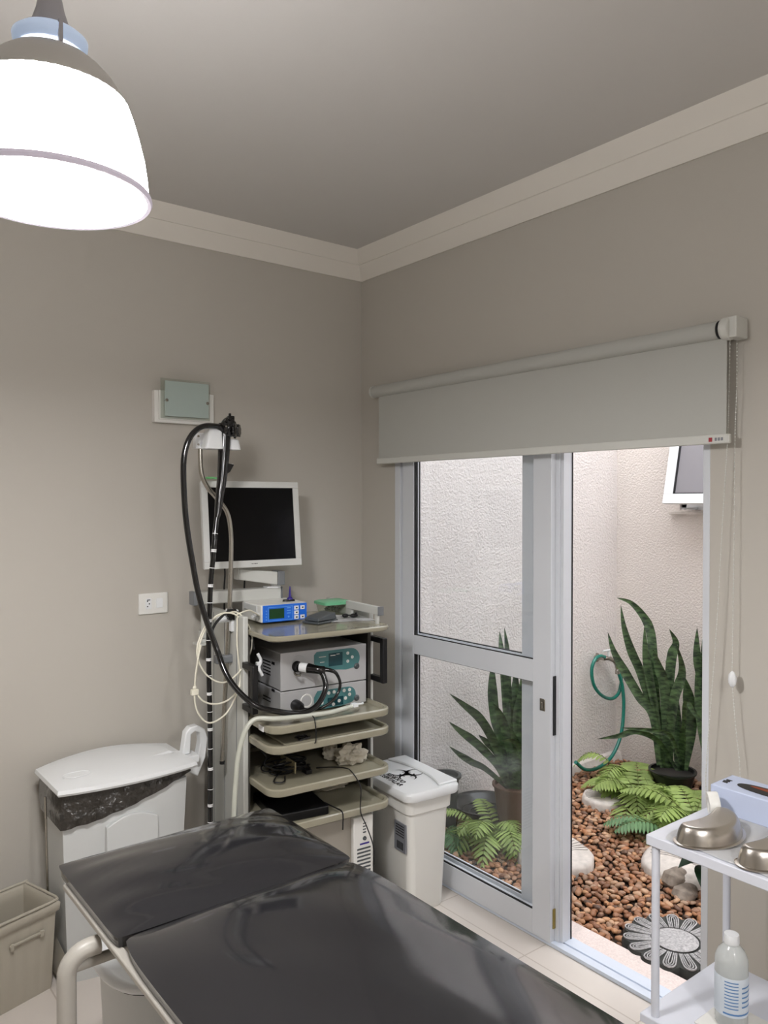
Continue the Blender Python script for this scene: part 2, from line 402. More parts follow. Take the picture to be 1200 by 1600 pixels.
# awning window in the far wall
win = thing('window_1', (CX, (WY0+WY1)/2, WZ0), None, None); win['kind'] = 'structure'
b = B(); box(b, CX+.02, CX+.07, WY0, WY0+.03, WZ0, WZ1); box(b, CX+.02, CX+.07, WY1-.03, WY1, WZ0, WZ1); box(b, CX+.02, CX+.07, WY0, WY1, WZ0, WZ0+.03); box(b, CX+.02, CX+.07, WY0, WY1, WZ1-.03, WZ1)
part('window_frame', b, 'white', win)
b = B(); box(b, CX-.04, CX+.03, WY0-.06, WY1+.05, WZ0-.028, WZ0-.008); part('window_sill', b, 'cement', win, bevel=.004)
T = radians(13)
def sash(bm, h0, h1, y0, y1, d0, d1):
    # coordinates measured along the tilted sash from its hinge at the top
    vs = []
    for h in (h0, h1):
        for y in (y0, y1):
            for d in (d0, d1):
                vs.append(bm.verts.new((CX-.005-h*sin(T)-d*cos(T), y, WZ1-.01-h*cos(T)+d*sin(T))))
    for f in ((0, 1, 3, 2), (4, 6, 7, 5), (0, 4, 5, 1), (2, 3, 7, 6), (0, 2, 6, 4), (1, 5, 7, 3)): bm.faces.new([vs[i] for i in f])
HL = .80; y0, y1 = WY0-.01, WY1-.02
b = B(); sash(b, 0, .055, y0, y1, 0, .03); sash(b, HL-.055, HL, y0, y1, 0, .03); sash(b, .055, HL-.055, y0, y0+.055, 0, .03); sash(b, .055, HL-.055, y1-.055, y1, 0, .03)
sa = part('sash', b, 'white', win, bevel=.002)
b = B(); sash(b, .054, HL-.054, y0+.054, y1-.054, .010, .016); part('pane', b, mat('grey frosted pane', (128, 126, 130), .25, coat=.3), sa)
b = B()
for (ya, yb, za, zb) in ((y0+.055, y1-.055, .055, .061), (y0+.055, y1-.055, HL-.061, HL-.055), (y1-.063, y1-.055, .055, HL-.055), (y0+.055, y0+.063, .055, HL-.055)): sash(b, za, zb, ya, yb, .012, .024)
part('seal', b, 'gasket', sa)
b = B(); box(b, CX-.13, CX+.02, WY1-.10, WY1-.085, WZ0+.002, WZ0+.012); part('stay', b, 'white', win)
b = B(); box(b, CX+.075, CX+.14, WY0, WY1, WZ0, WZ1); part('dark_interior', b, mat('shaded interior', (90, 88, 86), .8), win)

# ------------------------------------------------------------ pendant lamps
def make_pendant(px, py, label, group=None):
    D = 0
    t = thing('pendant_lamp', (px, py, CZ), label, 'lamp')
    z0 = 2.072
    b = B()
    prof = [(.150, 0), (.1495, .012), (.1475, .035), (.1430, .065), (.1345, .100), (.1265, .128), (.119, .148)]
    inner = [(r-.0035, z) for r, z in prof]
    seg = 96
    rings = []
    for r, z in prof: rings.append([(px+(r+.0009*(k % 2)*(1 if z < .16 else 0))*cos(2*pi*k/seg), py+(r+.0009*(k % 2))*sin(2*pi*k/seg), z0+z) for k in range(seg)])
    rings2 = [[(px+r*cos(2*pi*k/seg), py+r*sin(2*pi*k/seg), z0+z) for k in range(seg)] for r, z in inner[::-1]]
    loft(b, rings+rings2[:1], False, False); loft(b, rings2, False, False, mi=1)
    sh = part('lamp_shade', b, ['lampglow', 'lampinside'], t, label='glowing ribbed white shade', ang=180)
    b = B(); lathe(b, [(.1475, -.004), (.1535, -.005), (.156, 0), (.1545, .005), (.1495, .006), (.1475, -.004)], (px, py, z0), 64); part('rim', b, mat('glowing grey rim', (196, 190, 198), .3, emit=(190, 180, 200), estr=.35) if 'glowing grey rim' not in bpy.data.materials else bpy.data.materials['glowing grey rim'], sh)  # faint emission on the rim stands in for shade light caught in its edge
    b = B(); lathe(b, [(.1195, .147), (.111, .163), (.098, .183), (.082, .200), (.066, .213), (.050, .221), (.046, .224)], (px, py, z0), 48); lathe(b, [(.116, .147), (.107, .162), (.094, .181), (.078, .197), (.046, .217)], (px, py, z0), 48); part('shade_top', b, 'capshade', t, ang=60)
    b = B(); lathe(b, [(.035, .222), (.050, .228), (.056, .238), (.057, .246), (.050, .252), (.030, .254)], (px, py, z0), 48, cap1=True); part('lit_ring', b, 'lampring', t, label='pale blue lit ring', ang=60)
    b = B(); lathe(b, [(.030, .252), (.031, .258), (.028, .272), (.0215, .292), (.018, .310), (.0165, .345), (.012, .36), (.004, .362)], (px, py, z0), 32, cap0=True, cap1=True); part('lamp_holder', b, 'neck', t, ang=60)
    for sg in (-1, 1):
        b = B(); box(b, px-.003, px+.003, py+sg*.054-.004, py+sg*.054+.004, z0+.214, z0+.252); part('bracket_arm', b, 'neck', t)
    b = B(); tube(b, [(px, py, z0+.36), (px, py, CZ-.02)], .003, 8, 0); part('cable', b, 'neck', t)
    b = B(); lathe(b, [(.05, -.022), (.052, -.005), (.052, -.0005)], (px, py, CZ), 32, cap0=True, cap1=True); part('canopy', b, 'white', t)
    b = B(); lathe(b, [(.01, .06), (.028, .075), (.033, .10), (.028, .13), (.016, .155), (.014, .215)], (px, py, z0), 24, cap0=True); part('bulb', b, 'lampinside', t)
    return t
r = (83-600)/1230; D = 1.27
lx = CAMP.x+(sin(YAW)+cos(YAW)*r)*D; ly = CAMP.y+(cos(YAW)-sin(YAW)*r)*D
make_pendant(lx, ly, 'glowing white dome pendant lamp hanging from the ceiling at upper left')
make_pendant(-1.5, -3.75, 'glowing white dome pendant lamp hanging behind the viewer, over the foot of the couch')

# ------------------------------------------------------------ roller blind
bl = thing('roller_blind', (-.05, -1.0, 2.09), 'off-white roller blind pulled partly down over the sliding door', 'blind')
YB0, YB1 = -1.800, -.165
b = B(); lathe(b, [(.026, YB0+.035), (.026, YB1+.0)], (-.048, 0, 2.062), 24, axis='Y', cap0=True, cap1=True); part('roll', b, 'blind', bl)
b = B(); lathe(b, [(.024, 0), (.027, .002), (.027, .012), (.020, .016)], (-.048, YB1+.0, 2.062), 24, axis='Y', cap0=True, cap1=True); box(b, -.048, 0, YB1+.001, YB1+.012, 2.04, 2.085); part('end_bracket', b, 'blindbar', bl)
b = B(); lathe(b, [(.0265, 0), (.0265, .004)], (-.048, YB0+.030, 2.062), 24, axis='Y', cap0=True, cap1=True); part('gap_ring', b, 'black', bl)
b = B(); lathe(b, [(.030, 0), (.032, .004), (.032, .024), (.026, .030)], (-.048, YB0-.002, 2.062), 24, axis='Y', cap0=True, cap1=True); box(b, -.064, 0, YB0-.022, YB0+.01, 2.034, 2.092); part('chain_bracket', b, 'blindbar', bl, bevel=.003)
b = B(); n = 40
for k in range(n):
    ya = YB0+.045+(YB1-.03-YB0-.045)*k/n; yb = YB0+.045+(YB1-.03-YB0-.045)*(k+1)/n
f0 = YB0+.012; f1 = YB1-.03
for xx in ((-.073, -.0718),): box(b, xx[0]+.0235-.0015, xx[0]+.0235, f0, f1, 1.765, 2.045)
part('fabric', b, 'blind', bl)
b = B(); box(b, -.058, -.044, f0-.012, f1+.008, 1.742, 1.768); bar = part('bottom_bar', b, 'blindbar', bl, bevel=.003)
b = B(); box(b, -.0595, -.058, f0+.038, f0+.048, 1.748, 1.760); part('red_mark', b, 'red', bar, label='small red square mark')
b = B()
for k in range(3): box(b, -.0590, -.058, f0+.024-k*.009, f0+.030-k*.009, 1.750, 1.759)
part('lettering', b, 'labelgrey', bar)
def beads(bm, pts, r=.0022, step=.0062):
    P = smooth_path(pts, 24); acc = 0; last = P[0]
    tube(bm, pts, .0007, 5, 6)
    for a, c in zip(P, P[1:]):
        acc += (c-a).length
        if acc >= step:
            acc = 0; bmesh.ops.create_uvsphere(bm, u_segments=6, v_segments=4, radius=r, matrix=Matrix.Translation(c))
b = B()
beads(b, [(-.03, -1.806, 2.03), (-.03, -1.806, 1.9), (-.030, -1.802, 1.75), (-.032, -1.802, 1.4), (-.034, -1.800, 1.10)])
beads(b, [(-.034, -1.800, 1.07), (-.036, -1.812, .95), (-.036, -1.826, .82), (-.036, -1.82, .70), (-.038, -1.79, .60), (-.04, -1.745, .64), (-.042, -1.728, .75), (-.043, -1.735, .90), (-.043, -1.757, 1.2), (-.040, -1.774, 1.55), (-.034, -1.782, 1.745), (-.034, -1.786, 1.9), (-.038, -1.790, 2.03)])
ch = part('bead_chain', b, 'blindbar', bl)
b = B(); ball(b, (-.036, -1.802, 1.078), .016, .6, .75, 1.5, 2); part('chain_weight', b, 'white', ch, label='clear chain weight')

# ------------------------------------------------------------ wall fittings
sc = thing('wall_sconce', (-.875, 0, 1.945), 'square wall light with frosted glass plate on a cream base', 'wall light')
b = B(); box(b, -1.003, -.757, -.028, 0, 1.882, 2.004); part('base', b, 'offwhite', sc, bevel=.002)
b = B(); box(b, -.988, -.772, -.036, -.028, 1.893, 2.004); part('back_plate', b, 'offwhite', sc, bevel=.001)
b = B(); box(b, -.985, -.783, -.047, -.042, 1.897, 2.050); part('outer_glass', b, 'clearglass', sc)
b = B(); box(b, -.972, -.792, -.056, -.050, 1.905, 2.040); part('glass_plate', b, 'frosted', sc, bevel=.001)
for x in (-.966, -.798):
    b = B(); lathe(b, [(.006, 0), (.006, -.004), (.003, -.007)], (x, -.056, 1.965), 16, axis='Y', cap0=True, cap1=True); lathe(b, [(.003, 0), (.003, .056)], (x, -.056, 1.965), 10, axis='Y'); part('screw', b, 'chrome', sc)
so = thing('wall_socket', (-1.0, 0, 1.186), 'white wall plate with a power socket and a switch', 'socket')
b = B(); box(b, -1.060, -.944, -.009, 0, 1.146, 1.226); part('cover_plate', b, 'offwhite', so, bevel=.003)
b = B(); box(b, -1.034, -1.011, -.0115, -.009, 1.166, 1.206); sk = part('socket_insert', b, 'white', so, bevel=.001)
b = B()
for dx, dz in ((-.005, .010), (-.005, -.010), (.002, .0)):
    lathe(b, [(.0026, 0), (.0026, -.001)], (-1.022+dx, -.0115, 1.186+dz), 10, axis='Y', cap0=True, cap1=True)
box(b, -1.029, -1.0165, -.0122, -.0115, 1.199, 1.2025)
part('pin_hole', b, 'black', sk)
b = B(); box(b, -.992, -.966, -.012, -.009, 1.168, 1.204); part('switch_rocker', b, 'white', so, bevel=.001)

# ------------------------------------------------------------ large white bin by the left wall
bb = thing('pedal_bin', (-1.23, -.19, 0), 'tall white pedal bin with black bag folded under its lid, against the left wall', 'bin')
def barrel(x0, x1, y0, y1, bow, z, ins=0.0, zc=0, n=8, bb=None):
    """plan outline with straight narrow ends and bowed long sides"""
    x0 += ins; x1 -= ins; y0 += ins; y1 -= ins; out = []
    for k in range(n+1):
        t = k/n; out.append(Vector((x0+(x1-x0)*t, y0-bow*4*t*(1-t), z)))
    for k in range(n+1):
        t = k/n; out.append(Vector((x1-(x1-x0)*t, y1+(bb or bow)*4*t*(1-t), z+zc*4*t*(1-t))))
    return out
b = B()
rings = []
for z, ins in ((0.0, .028), (.30, .016), (.60, .004)):
    rings.append(barrel(-1.435, -1.0, -.315, -.085, .030, z, ins))
loft(b, rings)
part('body', b, 'greywhite', bb, ang=14)
b = B()     # recessed grip panel on the front, arched at its top
fr = []
for (x0, x1, d) in ((-1.300, -1.125, -.0015),):
    pl = [(x0, .05), (x1, .05), (x1, .505)] + [(x1-(x1-x0)*t/8, .505+.028*4*(t/8)*(1-t/8)) for t in range(1, 8)] + [(x0, .505)]
    loft(b, [[(x, -.318-.012*0, z) for x, z in pl], [(x, -.3525, z) for x, z in pl]])
part('front_panel', b, 'greywhite', bb, bevel=.003, ang=20)
b = B()
n = 56; rings = []
lev = [(.640, .0), (.625, .004), (.600, .006), (.570, .007), (.54, .008), (.515, .006)]
def bag_bottom(x): return .522+.10*max(0, (x+1.43)/.43)**1.3
for i, (z, off) in enumerate(lev):
    ring = []
    base_r = barrel(-1.435, -1.0, -.315, -.085, .030, z, -.002, n=28)
    for k, p in enumerate(base_r):
        f = i/(len(lev)-1); zb = bag_bottom(p.x)
        zz = .640+(zb-.640)*f
        wv = .0045*sin(k*1.9+i*.8)+.003*sin(k*4.3-i*1.7)
        c = Vector((-1.22, -.2, 0)); dr = Vector((p.x-c.x, p.y-c.y, 0)); dr = Vector((dr.x*.5, dr.y*1.6, 0)).normalized()
        q = Vector((p.x, p.y, zz))+dr*(off+.6*wv*(.4+f))
        ring.append(q+Vector((0, 0, .0015*sin(k*.9+i) if 0 < i else 0)))
    rings.append(ring)
loft(b, rings, False, False)
part('bin_bag', b, 'bag', bb, label='black bin bag folded over the rim', ang=80)
b = B()
R = [barrel(-1.450, -.985, -.345, -.085, .030, .640, 0, n=12, bb=.05), barrel(-1.455, -.980, -.350, -.080, .030, .648, 0, n=12, bb=.052, zc=.010), barrel(-1.452, -.983, -.347, -.083, .030, .660, 0, n=12, bb=.05, zc=.014),
     barrel(-1.45, -.985, -.345, -.085, .028, .666, .016, n=12, bb=.05, zc=.016), barrel(-1.45, -.985, -.345, -.085, .026, .676, .06, n=12, bb=.05, zc=.016)]
loft(b, R)
lid = part('lid', b, 'white', bb, ang=22)
b = B()   # shallow raised spine facet
loft(b, [[(-1.30, -.245, .674), (-1.10, -.262, .674), (-1.02, -.24, .674), (-1.02, -.20, .674), (-1.10, -.185, .674)], [(-1.27, -.240, .6775), (-1.10, -.250, .680), (-1.035, -.235, .681), (-1.035, -.21, .681), (-1.10, -.20, .680)]])
part('lid_rise', b, 'white', lid, ang=20)
b = B(); tube(b, [(-1.37+.045*cos(a), -.27+.028*sin(a), .6765) for a in [2*pi*k/24 for k in range(24)]], .0012, 6, 0, closed=True); part('embossed_ring', b, 'white', lid)
b = B()   # lever handle at the hinge end: a flat loop
hp = [(-.965, .60), (-.925, .575), (-.895, .64), (-.885, .71), (-.897, .745), (-.925, .764), (-.955, .762), (-.972, .745), (-.985, .665), (-.955, .665), (-.951, .735), (-.936, .744), (-.918, .735), (-.915, .70), (-.927, .645), (-.955, .640)]
prism(b, [(x, z-.012) for x, z in hp], 'Y', -.235, -.200)
part('handle', b, 'white', bb, label='white lever handle loop at the lid hinge', bevel=.004, ang=40)
b = B(); box(b, -1.02, -.93, -.262, -.165, .625, .652); part('hinge_block', b, 'white', bb, bevel=.004)
b = B(); tube(b, [(-1.452, -.20, .60), (-1.446, -.20, .3), (-1.436, -.20, .05)], .004, 8, 0); part('pedal_rod', b, 'chrome', bb)
b = B(); loft(b, [[(-1.418, -.315, .02), (-1.418, -.315, .10), (-1.418, -.19, .12), (-1.418, -.19, .02)], [(-1.436, -.305, .02), (-1.436, -.305, .05), (-1.436, -.20, .06), (-1.436, -.20, .02)]]); part('pedal', b, 'beigebin', bb, bevel=.002)

# ------------------------------------------------------------ wastebasket
WB = Frame((-1.441, -.292, 0), radians(17))
wb_ = thing('wastebasket', (-.14, .10, 0), 'small beige ribbed open wastebasket on the floor left of the tall white bin', 'bin', WB)
b = B()
def ribring(x0, x1, y0, y1, z, rib, n=24):
    out = []
    cs = [(x0, y0, x1, y0), (x1, y0, x1, y1), (x1, y1, x0, y1), (x0, y1, x0, y0)]
    for (ax, ay, bx, by) in cs:
        L = sqrt((bx-ax)**2+(by-ay)**2); nx, ny = (by-ay)/L, -(bx-ax)/L
        for k in range(n):
            t = k/n; e = rib if (k % 4 in (1, 2)) and 2 < k < n-2 else 0
            out.append(Vector((ax+(bx-ax)*t+nx*e, ay+(by-ay)*t+ny*e, z)))
    return out
R = [ribring(-.245, -.012, .022, .175, 0, 0), ribring(-.249, -.010, .020, .178, .012, .003), ribring(-.262, -.003, .008, .190, .235, .003), ribring(-.265, -.002, .006, .192, .250, 0),
     ribring(-.275, .006, -.003, .201, .258, 0), ribring(-.277, .008, -.005, .203, .282, 0), ribring(-.270, .002, .001, .197, .288, 0), ribring(-.262, -.004, .007, .190, .280, 0),
     ribring(-.258, -.006, .010, .187, .25, 0), ribring(-.243, -.014, .024, .173, .01, 0)]
loft(b, R)
part('basket', b, 'beigebin', wb_, ang=50, bevel=0)
b = B(); tube(b, [(-.27, -.0035, .292), (-.15, -.004, .293), (-.02, -.002, .292), (.004, .01, .292), (.006, .06, .292), (.005, .18, .292), (-.01, .197, .292), (-.27, .199, .292)], .0045, 8, 4); part('rim', b, 'beigebin', wb_)
b = B(); box(b, -.16, -.045, -.003, .004, .205, .212); box(b, -.158, -.148, -.004, .004, .195, .215); box(b, -.06, -.048, -.004, .004, .195, .215); part('embossed_mark', b, 'beigebin', wb_, bevel=.0015)

# ------------------------------------------------------------ small pedal bin beside the couch
sb = thing('pedal_bin', (-1.36, -.88, 0), 'small grey bin with white rimmed lid, standing under the couch', 'bin')
def dshape(cx, cy, rx, ry, z, e=2.6, n=32):
    out = []
    for k in range(n):
        a = 2*pi*k/n; c_, s_ = cos(a), sin(a)
        out.append(Vector((cx+rx*abs(c_)**(2/e)*(1 if c_ > 0 else -1), cy+ry*abs(s_)**(2/e)*(1 if s_ > 0 else -1), z)))
    return out
SBX, SBY = -1.350, -.900
b = B(); loft(b, [dshape(SBX, SBY, .125, .14, 0), dshape(SBX, SBY, .140, .158, .36)]); part('body', b, 'greywhite', sb, ang=30)
b = B(); loft(b, [dshape(SBX, SBY, .148, .166, .352), dshape(SBX, SBY, .150, .168, .362)]); part('black_seam', b, 'black', sb)
b = B(); loft(b, [dshape(SBX, SBY, .158, .178, .362), dshape(SBX, SBY, .164, .184, .368), dshape(SBX, SBY, .164, .184, .376), dshape(SBX, SBY, .156, .176, .384), dshape(SBX, SBY, .140, .160, .380), dshape(SBX, SBY, .126, .146, .372), dshape(SBX, SBY, .04, .05, .376)])
part('lid', b, 'white', sb, ang=60)
b = B(); box(b, -1.40, -1.33, -1.03, -.98, .01, .03); part('pedal', b, 'white', sb, bevel=.004)

# ------------------------------------------------------------ hospital waste bin
hb = thing('waste_bin', (-.18, -.51, 0), 'white lidded hospital waste bin with biohazard symbol, between cart and glass door', 'bin')
b = B()
def hring(z, i, r=.03, x0=-.276, x1=-.070, y0=-.688, y1=-.345): return rrect(x0+i, x1-i, y0+i, y1-i, r, z, 6)
loft(b, [hring(0, .024), hring(.005, .021), hring(.385, .006), hring(.392, -.003), hring(.455, -.006), hring(.46, -.004)])
part('body', b, 'offwhite', hb, ang=30)
b = B(); R = [rrect(-.298, -.046, -.715, -.325, .04, .448, 7), rrect(-.302, -.042, -.719, -.321, .042, .455, 7), rrect(-.302, -.042, -.719, -.321, .042, .474, 7), rrect(-.296, -.048, -.713, -.327, .038, .482, 7), rrect(-.286, -.058, -.703, -.337, .032, .484, 7)]
loft(b, R); hl = part('lid', b, 'white', hb, ang=40)
b = B()   # raised hinge band along the door side with a curved front edge
pl = [(-.128+.034*(2*(k/12)-1)**2*-1+.018, -.700+.358*k/12) for k in range(13)]
prism(b, pl+[(-.052, -.342), (-.052, -.700)], 'Z', .482, .493)
part('lid_band', b, 'white', hl, bevel=.005, ang=40)
# biohazard emblem and lettering lie flat on the lid, read from the room side (up = +x, right = -y)
LM = Matrix(((0, 1, 0, 0), (-1, 0, 0, 0), (0, 0, 1, 0), (0, 0, 0, 1)))
def arc_ring(bm, cx, cy, r0, r1, a0, a1, mtx, n=20, z=0, taper=False):
    outer = []; inner = []
    for k in range(n+1):
        a = radians(a0+(a1-a0)*k/n)
        outer.append(mtx @ Vector((cx+r1*cos(a), cy+r1*sin(a), z)))
        if taper:
            t = abs(2*k/n-1); dd = taper*(1-t)
            a2x = cx+r1*cos(a); a2y = cy+r1*sin(a)
            w = (r1-r0)*(1-t**1.3)+.012
            inner.append(mtx @ Vector((cx+(r1-w)*cos(a), cy+(r1-w)*sin(a), z)))
        else: inner.append(mtx @ Vector((cx+r0*cos(a), cy+r0*sin(a), z)))
    vo = [bm.verts.new(p) for p in outer]; vi = [bm.verts.new(p) for p in inner]
    for k in range(n): bm.faces.new((vo[k], vo[k+1], vi[k+1], vi[k]))
b = B(); SM = Matrix.Translation((-.172, -.527, .4848)) @ LM @ Matrix.Scale(.058, 4)
for k in range(3):
    a = 90+120*k
    cx, cy = .58*cos(radians(a)), .58*sin(radians(a))
    arc_ring(b, cx, cy, .34, .62, a+180-146, a+180+146, SM, 36, taper=True)
    arc_ring(b, 0, 0, .42, .53, a+60-38, a+60+38, SM, 12)
me_obj = part('biohazard_emblem', b, 'ink', hl)
b = B()
text_bm(b, 'RESÍDUO', .030, Matrix.Translation((-.236, -.540, .4848)) @ LM, bold=.0007)
text_bm(b, 'HOSPITALAR', .030, Matrix.Translation((-.263, -.534, .4848)) @ LM, bold=.0007)
part('lid_lettering', b, 'ink', hl)
b = B(); HB = Matrix.Identity(4)
box(b, -.2725, -.266, -.66, -.585, .235, .345)
part('sticker', b, 'labelgrey', hb, label='grey information sticker')
b = B()
for k in range(5): box(b, -.2732, -.2725, -.65, -.595, .332-k*.010, .336-k*.010)
for k in range(9): box(b, -.2732, -.2725, -.645+k*.005, -.6425+k*.005, .243, .272)
part('sticker_print', b, 'ink', hb)

piv = Vector((-.07, -.688, 0)); hb.rotation_euler = (0, 0, CF.rz)       # the bin stands square to the cart
hb.location = piv+CF.m @ (Vector((-.18, -.51, 0))-piv)

# ------------------------------------------------------------ examination couch
co = thing('examination_couch', (-1.37, -2.0, 0), 'black vinyl examination couch on pale grey tube frame in the foreground', 'couch')
def cushion(bm, x0, x1, y0, y1, ztop, zbot, bulge, nx=26, ny=26, px=3.2, py=3.2, rc=.03, seedp=0.0, wr=0.0):
    top = []
    for i in range(nx+1):
        row = []
        for j in range(ny+1):
            u = -1+2*i/nx; v = -1+2*j/ny
            # gather samples near the edges
            u = math.copysign(abs(u)**.75, u); v = math.copysign(abs(v)**.75, v)
            h = bulge*(1-abs(u)**px)*(1-abs(v)**py)
            if wr:
                e = max(abs(u), abs(v)); h += wr*(e**3)*(1-e)*8*sin(x0*3+u*7.0+v*13+seedp)*.5
            x = (x0+x1)/2+(x1-x0)/2*u; y = (y0+y1)/2+(y1-y0)/2*v
            k = (abs(u)*abs(v))**14*rc*.45
            x -= math.copysign(k, u); y -= math.copysign(k, v)
            row.append(bm.verts.new((x, y, ztop+h)))
        top.append(row)
    for i in range(nx):
        for j in range(ny): bm.faces.new((top[i][j], top[i+1][j], top[i+1][j+1], top[i][j+1]))
    loop = [top[i][0] for i in range(nx+1)]+[top[nx][j] for j in range(1, ny+1)]+[top[i][ny] for i in range(nx-1, -1, -1)]+[top[0][j] for j in range(ny-1, 0, -1)]
    prev = loop
    for dz, ins in ((-.012, -.003), (zbot-ztop+.010, -.003), (zbot-ztop, .004)):
        cx, cy = (x0+x1)/2, (y0+y1)/2; cur = []
        for v in loop:
            cur.append(bm.verts.new((v.co.x-math.copysign(ins, v.co.x-cx), v.co.y-math.copysign(ins, v.co.y-cy), ztop+dz)))
        for k in range(len(loop)): bm.faces.new((prev[k], prev[(k+1) % len(loop)], cur[(k+1) % len(loop)], cur[k]))
        prev = cur
    bm.faces.new(prev[::-1])
b = B(); cushion(b, -1.650, -1.090, -1.438, -1.045, .738, .716, .040, py=2.2, px=4, wr=.004, rc=.010); part('head_cushion', b, 'vinyl', co, ang=60)
b = B(); cushion(b, -1.650, -1.090, -3.00, -1.442, .738, .716, .042, ny=60, py=16, px=3.0, seedp=2, wr=.004); part('main_cushion', b, 'vinyl', co, ang=60)
b = B()
for x in (-1.652, -1.108): box(b, x, x+.020, -2.98, -1.10, .703, .7155)
for y in (-1.12, -1.43, -2.2, -2.97): box(b, -1.632, -1.108, y, y+.022, .699, .7150)
part('rail_frame', b, 'tubepaint', co, bevel=.003)
for yy in (-1.31, -2.80):
    for sx in (-1, 1):
        xo = -1.705 if sx < 0 else -1.035; xi = -1.64 if sx < 0 else -1.10
        b = B()
        P = [(xi, yy, .670)]
        for k in range(0, 10):
            a = radians(90*k/9); rr = .045
            P.append((xo-sx*rr+sx*rr*sin(a), yy, .625+rr*cos(a)))
        P += [(xo, yy, .4), (xo, yy, .0)]
        tube(b, P, .019, 16, 0); part('leg', b, 'tubepaint', co, ang=60)
    b = B(); tube(b, [(-1.705, yy, .640), (-1.035, yy, .640)], .011, 12, 0); part('cross_bar', b, 'tubepaint', co)

# ------------------------------------------------------------ endoscopy cart
ct = thing('equipment_cart', (.25, .3, 0), 'khaki shelved equipment cart with white side columns standing in the corner', 'cart', CF)
def tray(z0, z1, vb=.50, lip=True, left=0.0, right=.505, fl=.012, nm='shelf'):
    b = B()
    def rr(i, z, r=.055): return rrect(left+i, right-i, 0+i, vb-i, [.012, .012, max(.01, r-i), max(.01, r-i)], z, 7)
    h = z1-z0
    R = [rr(.008, z0), rr(.002, z0+.004), rr(0, z0+h*.5), rr(.001, z1-.004), rr(.005, z1), rr(.016, z1)]
    if lip: R += [rr(.021, z1-.004), rr(.024, z1-fl)]
    else: R += [rr(.03, z1-.0015)]
    loft(b, R)
    s = part(nm, b, 'shelf', ct, ang=32)
    return s
Z1, Z2, Z3, Z4, Z5 = 1.115, .805, .735, .587, .458
tray(1.095, Z1, lip=False)
for z in (Z2, Z3, Z4, Z5): tray(z-.029, z)
def column(u0, u1, nm):
    b = B(); box(b, u0, u1, .185, .53, .06, 1.165)
    s = part('side_column', b, 'column', ct, bevel=.004)
    g = B()
    for v in (.245, .36, .47): box(g, u0-.0008 if u0 < .2 else u1, u0 if u0 < .2 else u1+.0008, v, v+.004, .08, 1.15)
    part('groove', g, 'midgrey', s)
    return s
column(-.022, -.002, 'l'); column(.508, .53, 'r')
b = B(); box(b, -.002, .006, .19, .50, .05, 1.09); box(b, .494, .508, .17, .50, .30, 1.09); box(b, .006, .50, .495, .503, .82, 1.09); part('inner_panel', b, 'shademetal', ct)
b = B(); box(b, .0, .50, .485, .50, .06, .76); part('back_panel', b, 'shademetal', ct)
b = B(); box(b, -.025, .53, .02, .53, .055, .085); part('base', b, 'column', ct, bevel=.008)
for (u, v) in ((.0, .06), (.50, .06), (.0, .50), (.50, .50)):
    b = B(); lathe(b, [(.010, -.012), (.028, -.012), (.030, -.006), (.030, .006), (.028, .012), (.010, .012)], (u, v, .030), 20, axis='X', cap0=True, cap1=True); box(b, u-.016, u+.016, v-.012, v+.012, .03, .056); part('caster', b, 'black', ct)
def hand(u0, u1, z0, z1, nm):
    b = B()
    box(b, u0, u1, .090, .112, z0, z1)
    for z in (z0, z1-.022): box(b, u0, u1, .108, .185, z, z+.022)
    return part('grip_handle', b, 'black', ct, bevel=.003)
hand(-.028, -.006, .835, 1.005, 'l'); hand(.512, .534, .875, 1.05, 'r')
# side rail at the right of the top shelf
b = B(); box(b, .462, .482, .045, .285, 1.150, 1.180); box(b, .466, .478, .06, .075, 1.112, 1.152); box(b, .466, .478, .25, .265, 1.112, 1.152); sr = part('side_rail', b, 'column', ct, bevel=.002)
b = B(); box(b, .460, .484, .040, .046, 1.148, 1.182); part('end_cap', b, 'midgrey', sr, bevel=.001)

# monitor arm
b = B(); tube(b, [(-.045, .505, 1.03), (-.045, .505, 1.20)], .016, 14, 0); box(b, -.065, -.018, .485, .522, 1.05, 1.075); ma = part('monitor_arm', b, 'column', ct)
b = B(); box(b, -.085, -.003, .475, .53, 1.022, 1.030); part('post_plate', b, 'column', ma)
b = B(); box(b, -.095, .255, .445, .495, 1.184, 1.232); a1 = part('lower_arm', b, 'column', ma, bevel=.005)
for x0_, x1_ in ((-.112, -.095), (.255, .262)):
    b = B(); box(b, x0_, x1_, .444, .496, 1.182, 1.234); part('end_cap', b, 'midgrey', ma, bevel=.003)
b = B(); lathe(b, [(.020, 0), (.020, .028)], (.232, .455, 1.230), 20, cap0=True, cap1=True); box(b, .19, .25, .44, .48, 1.232, 1.238); part('elbow_joint', b, 'white', ma)
b = B()
loft(b, [[(.08, .455, 1.270), (.08, .455, 1.312), (.07, .495, 1.312), (.07, .495, 1.270)], [(.222, .410, 1.246), (.222, .410, 1.298), (.216, .466, 1.298), (.216, .466, 1.246)]])
a2 = part('upper_arm', b, 'column', ma, bevel=.003)
b = B(); box(b, .222, .252, .405, .47, 1.244, 1.300); part('end_cap', b, 'midgrey', ma, bevel=.003)
b = B(); box(b, .075, .135, .462, .480, 1.27, 1.50); part('mount_plate', b, 'column', ma)
for u in (.02, .105):
    b = B(); tube(b, [(u, .475, 1.36), (u+.004, .47, 1.30), (u+.012, .498, 1.24), (u+.014, .503, 1.15), (u+.005, .50, 1.10)], .0035, 8, 4); part('cable', b, 'black', ma)

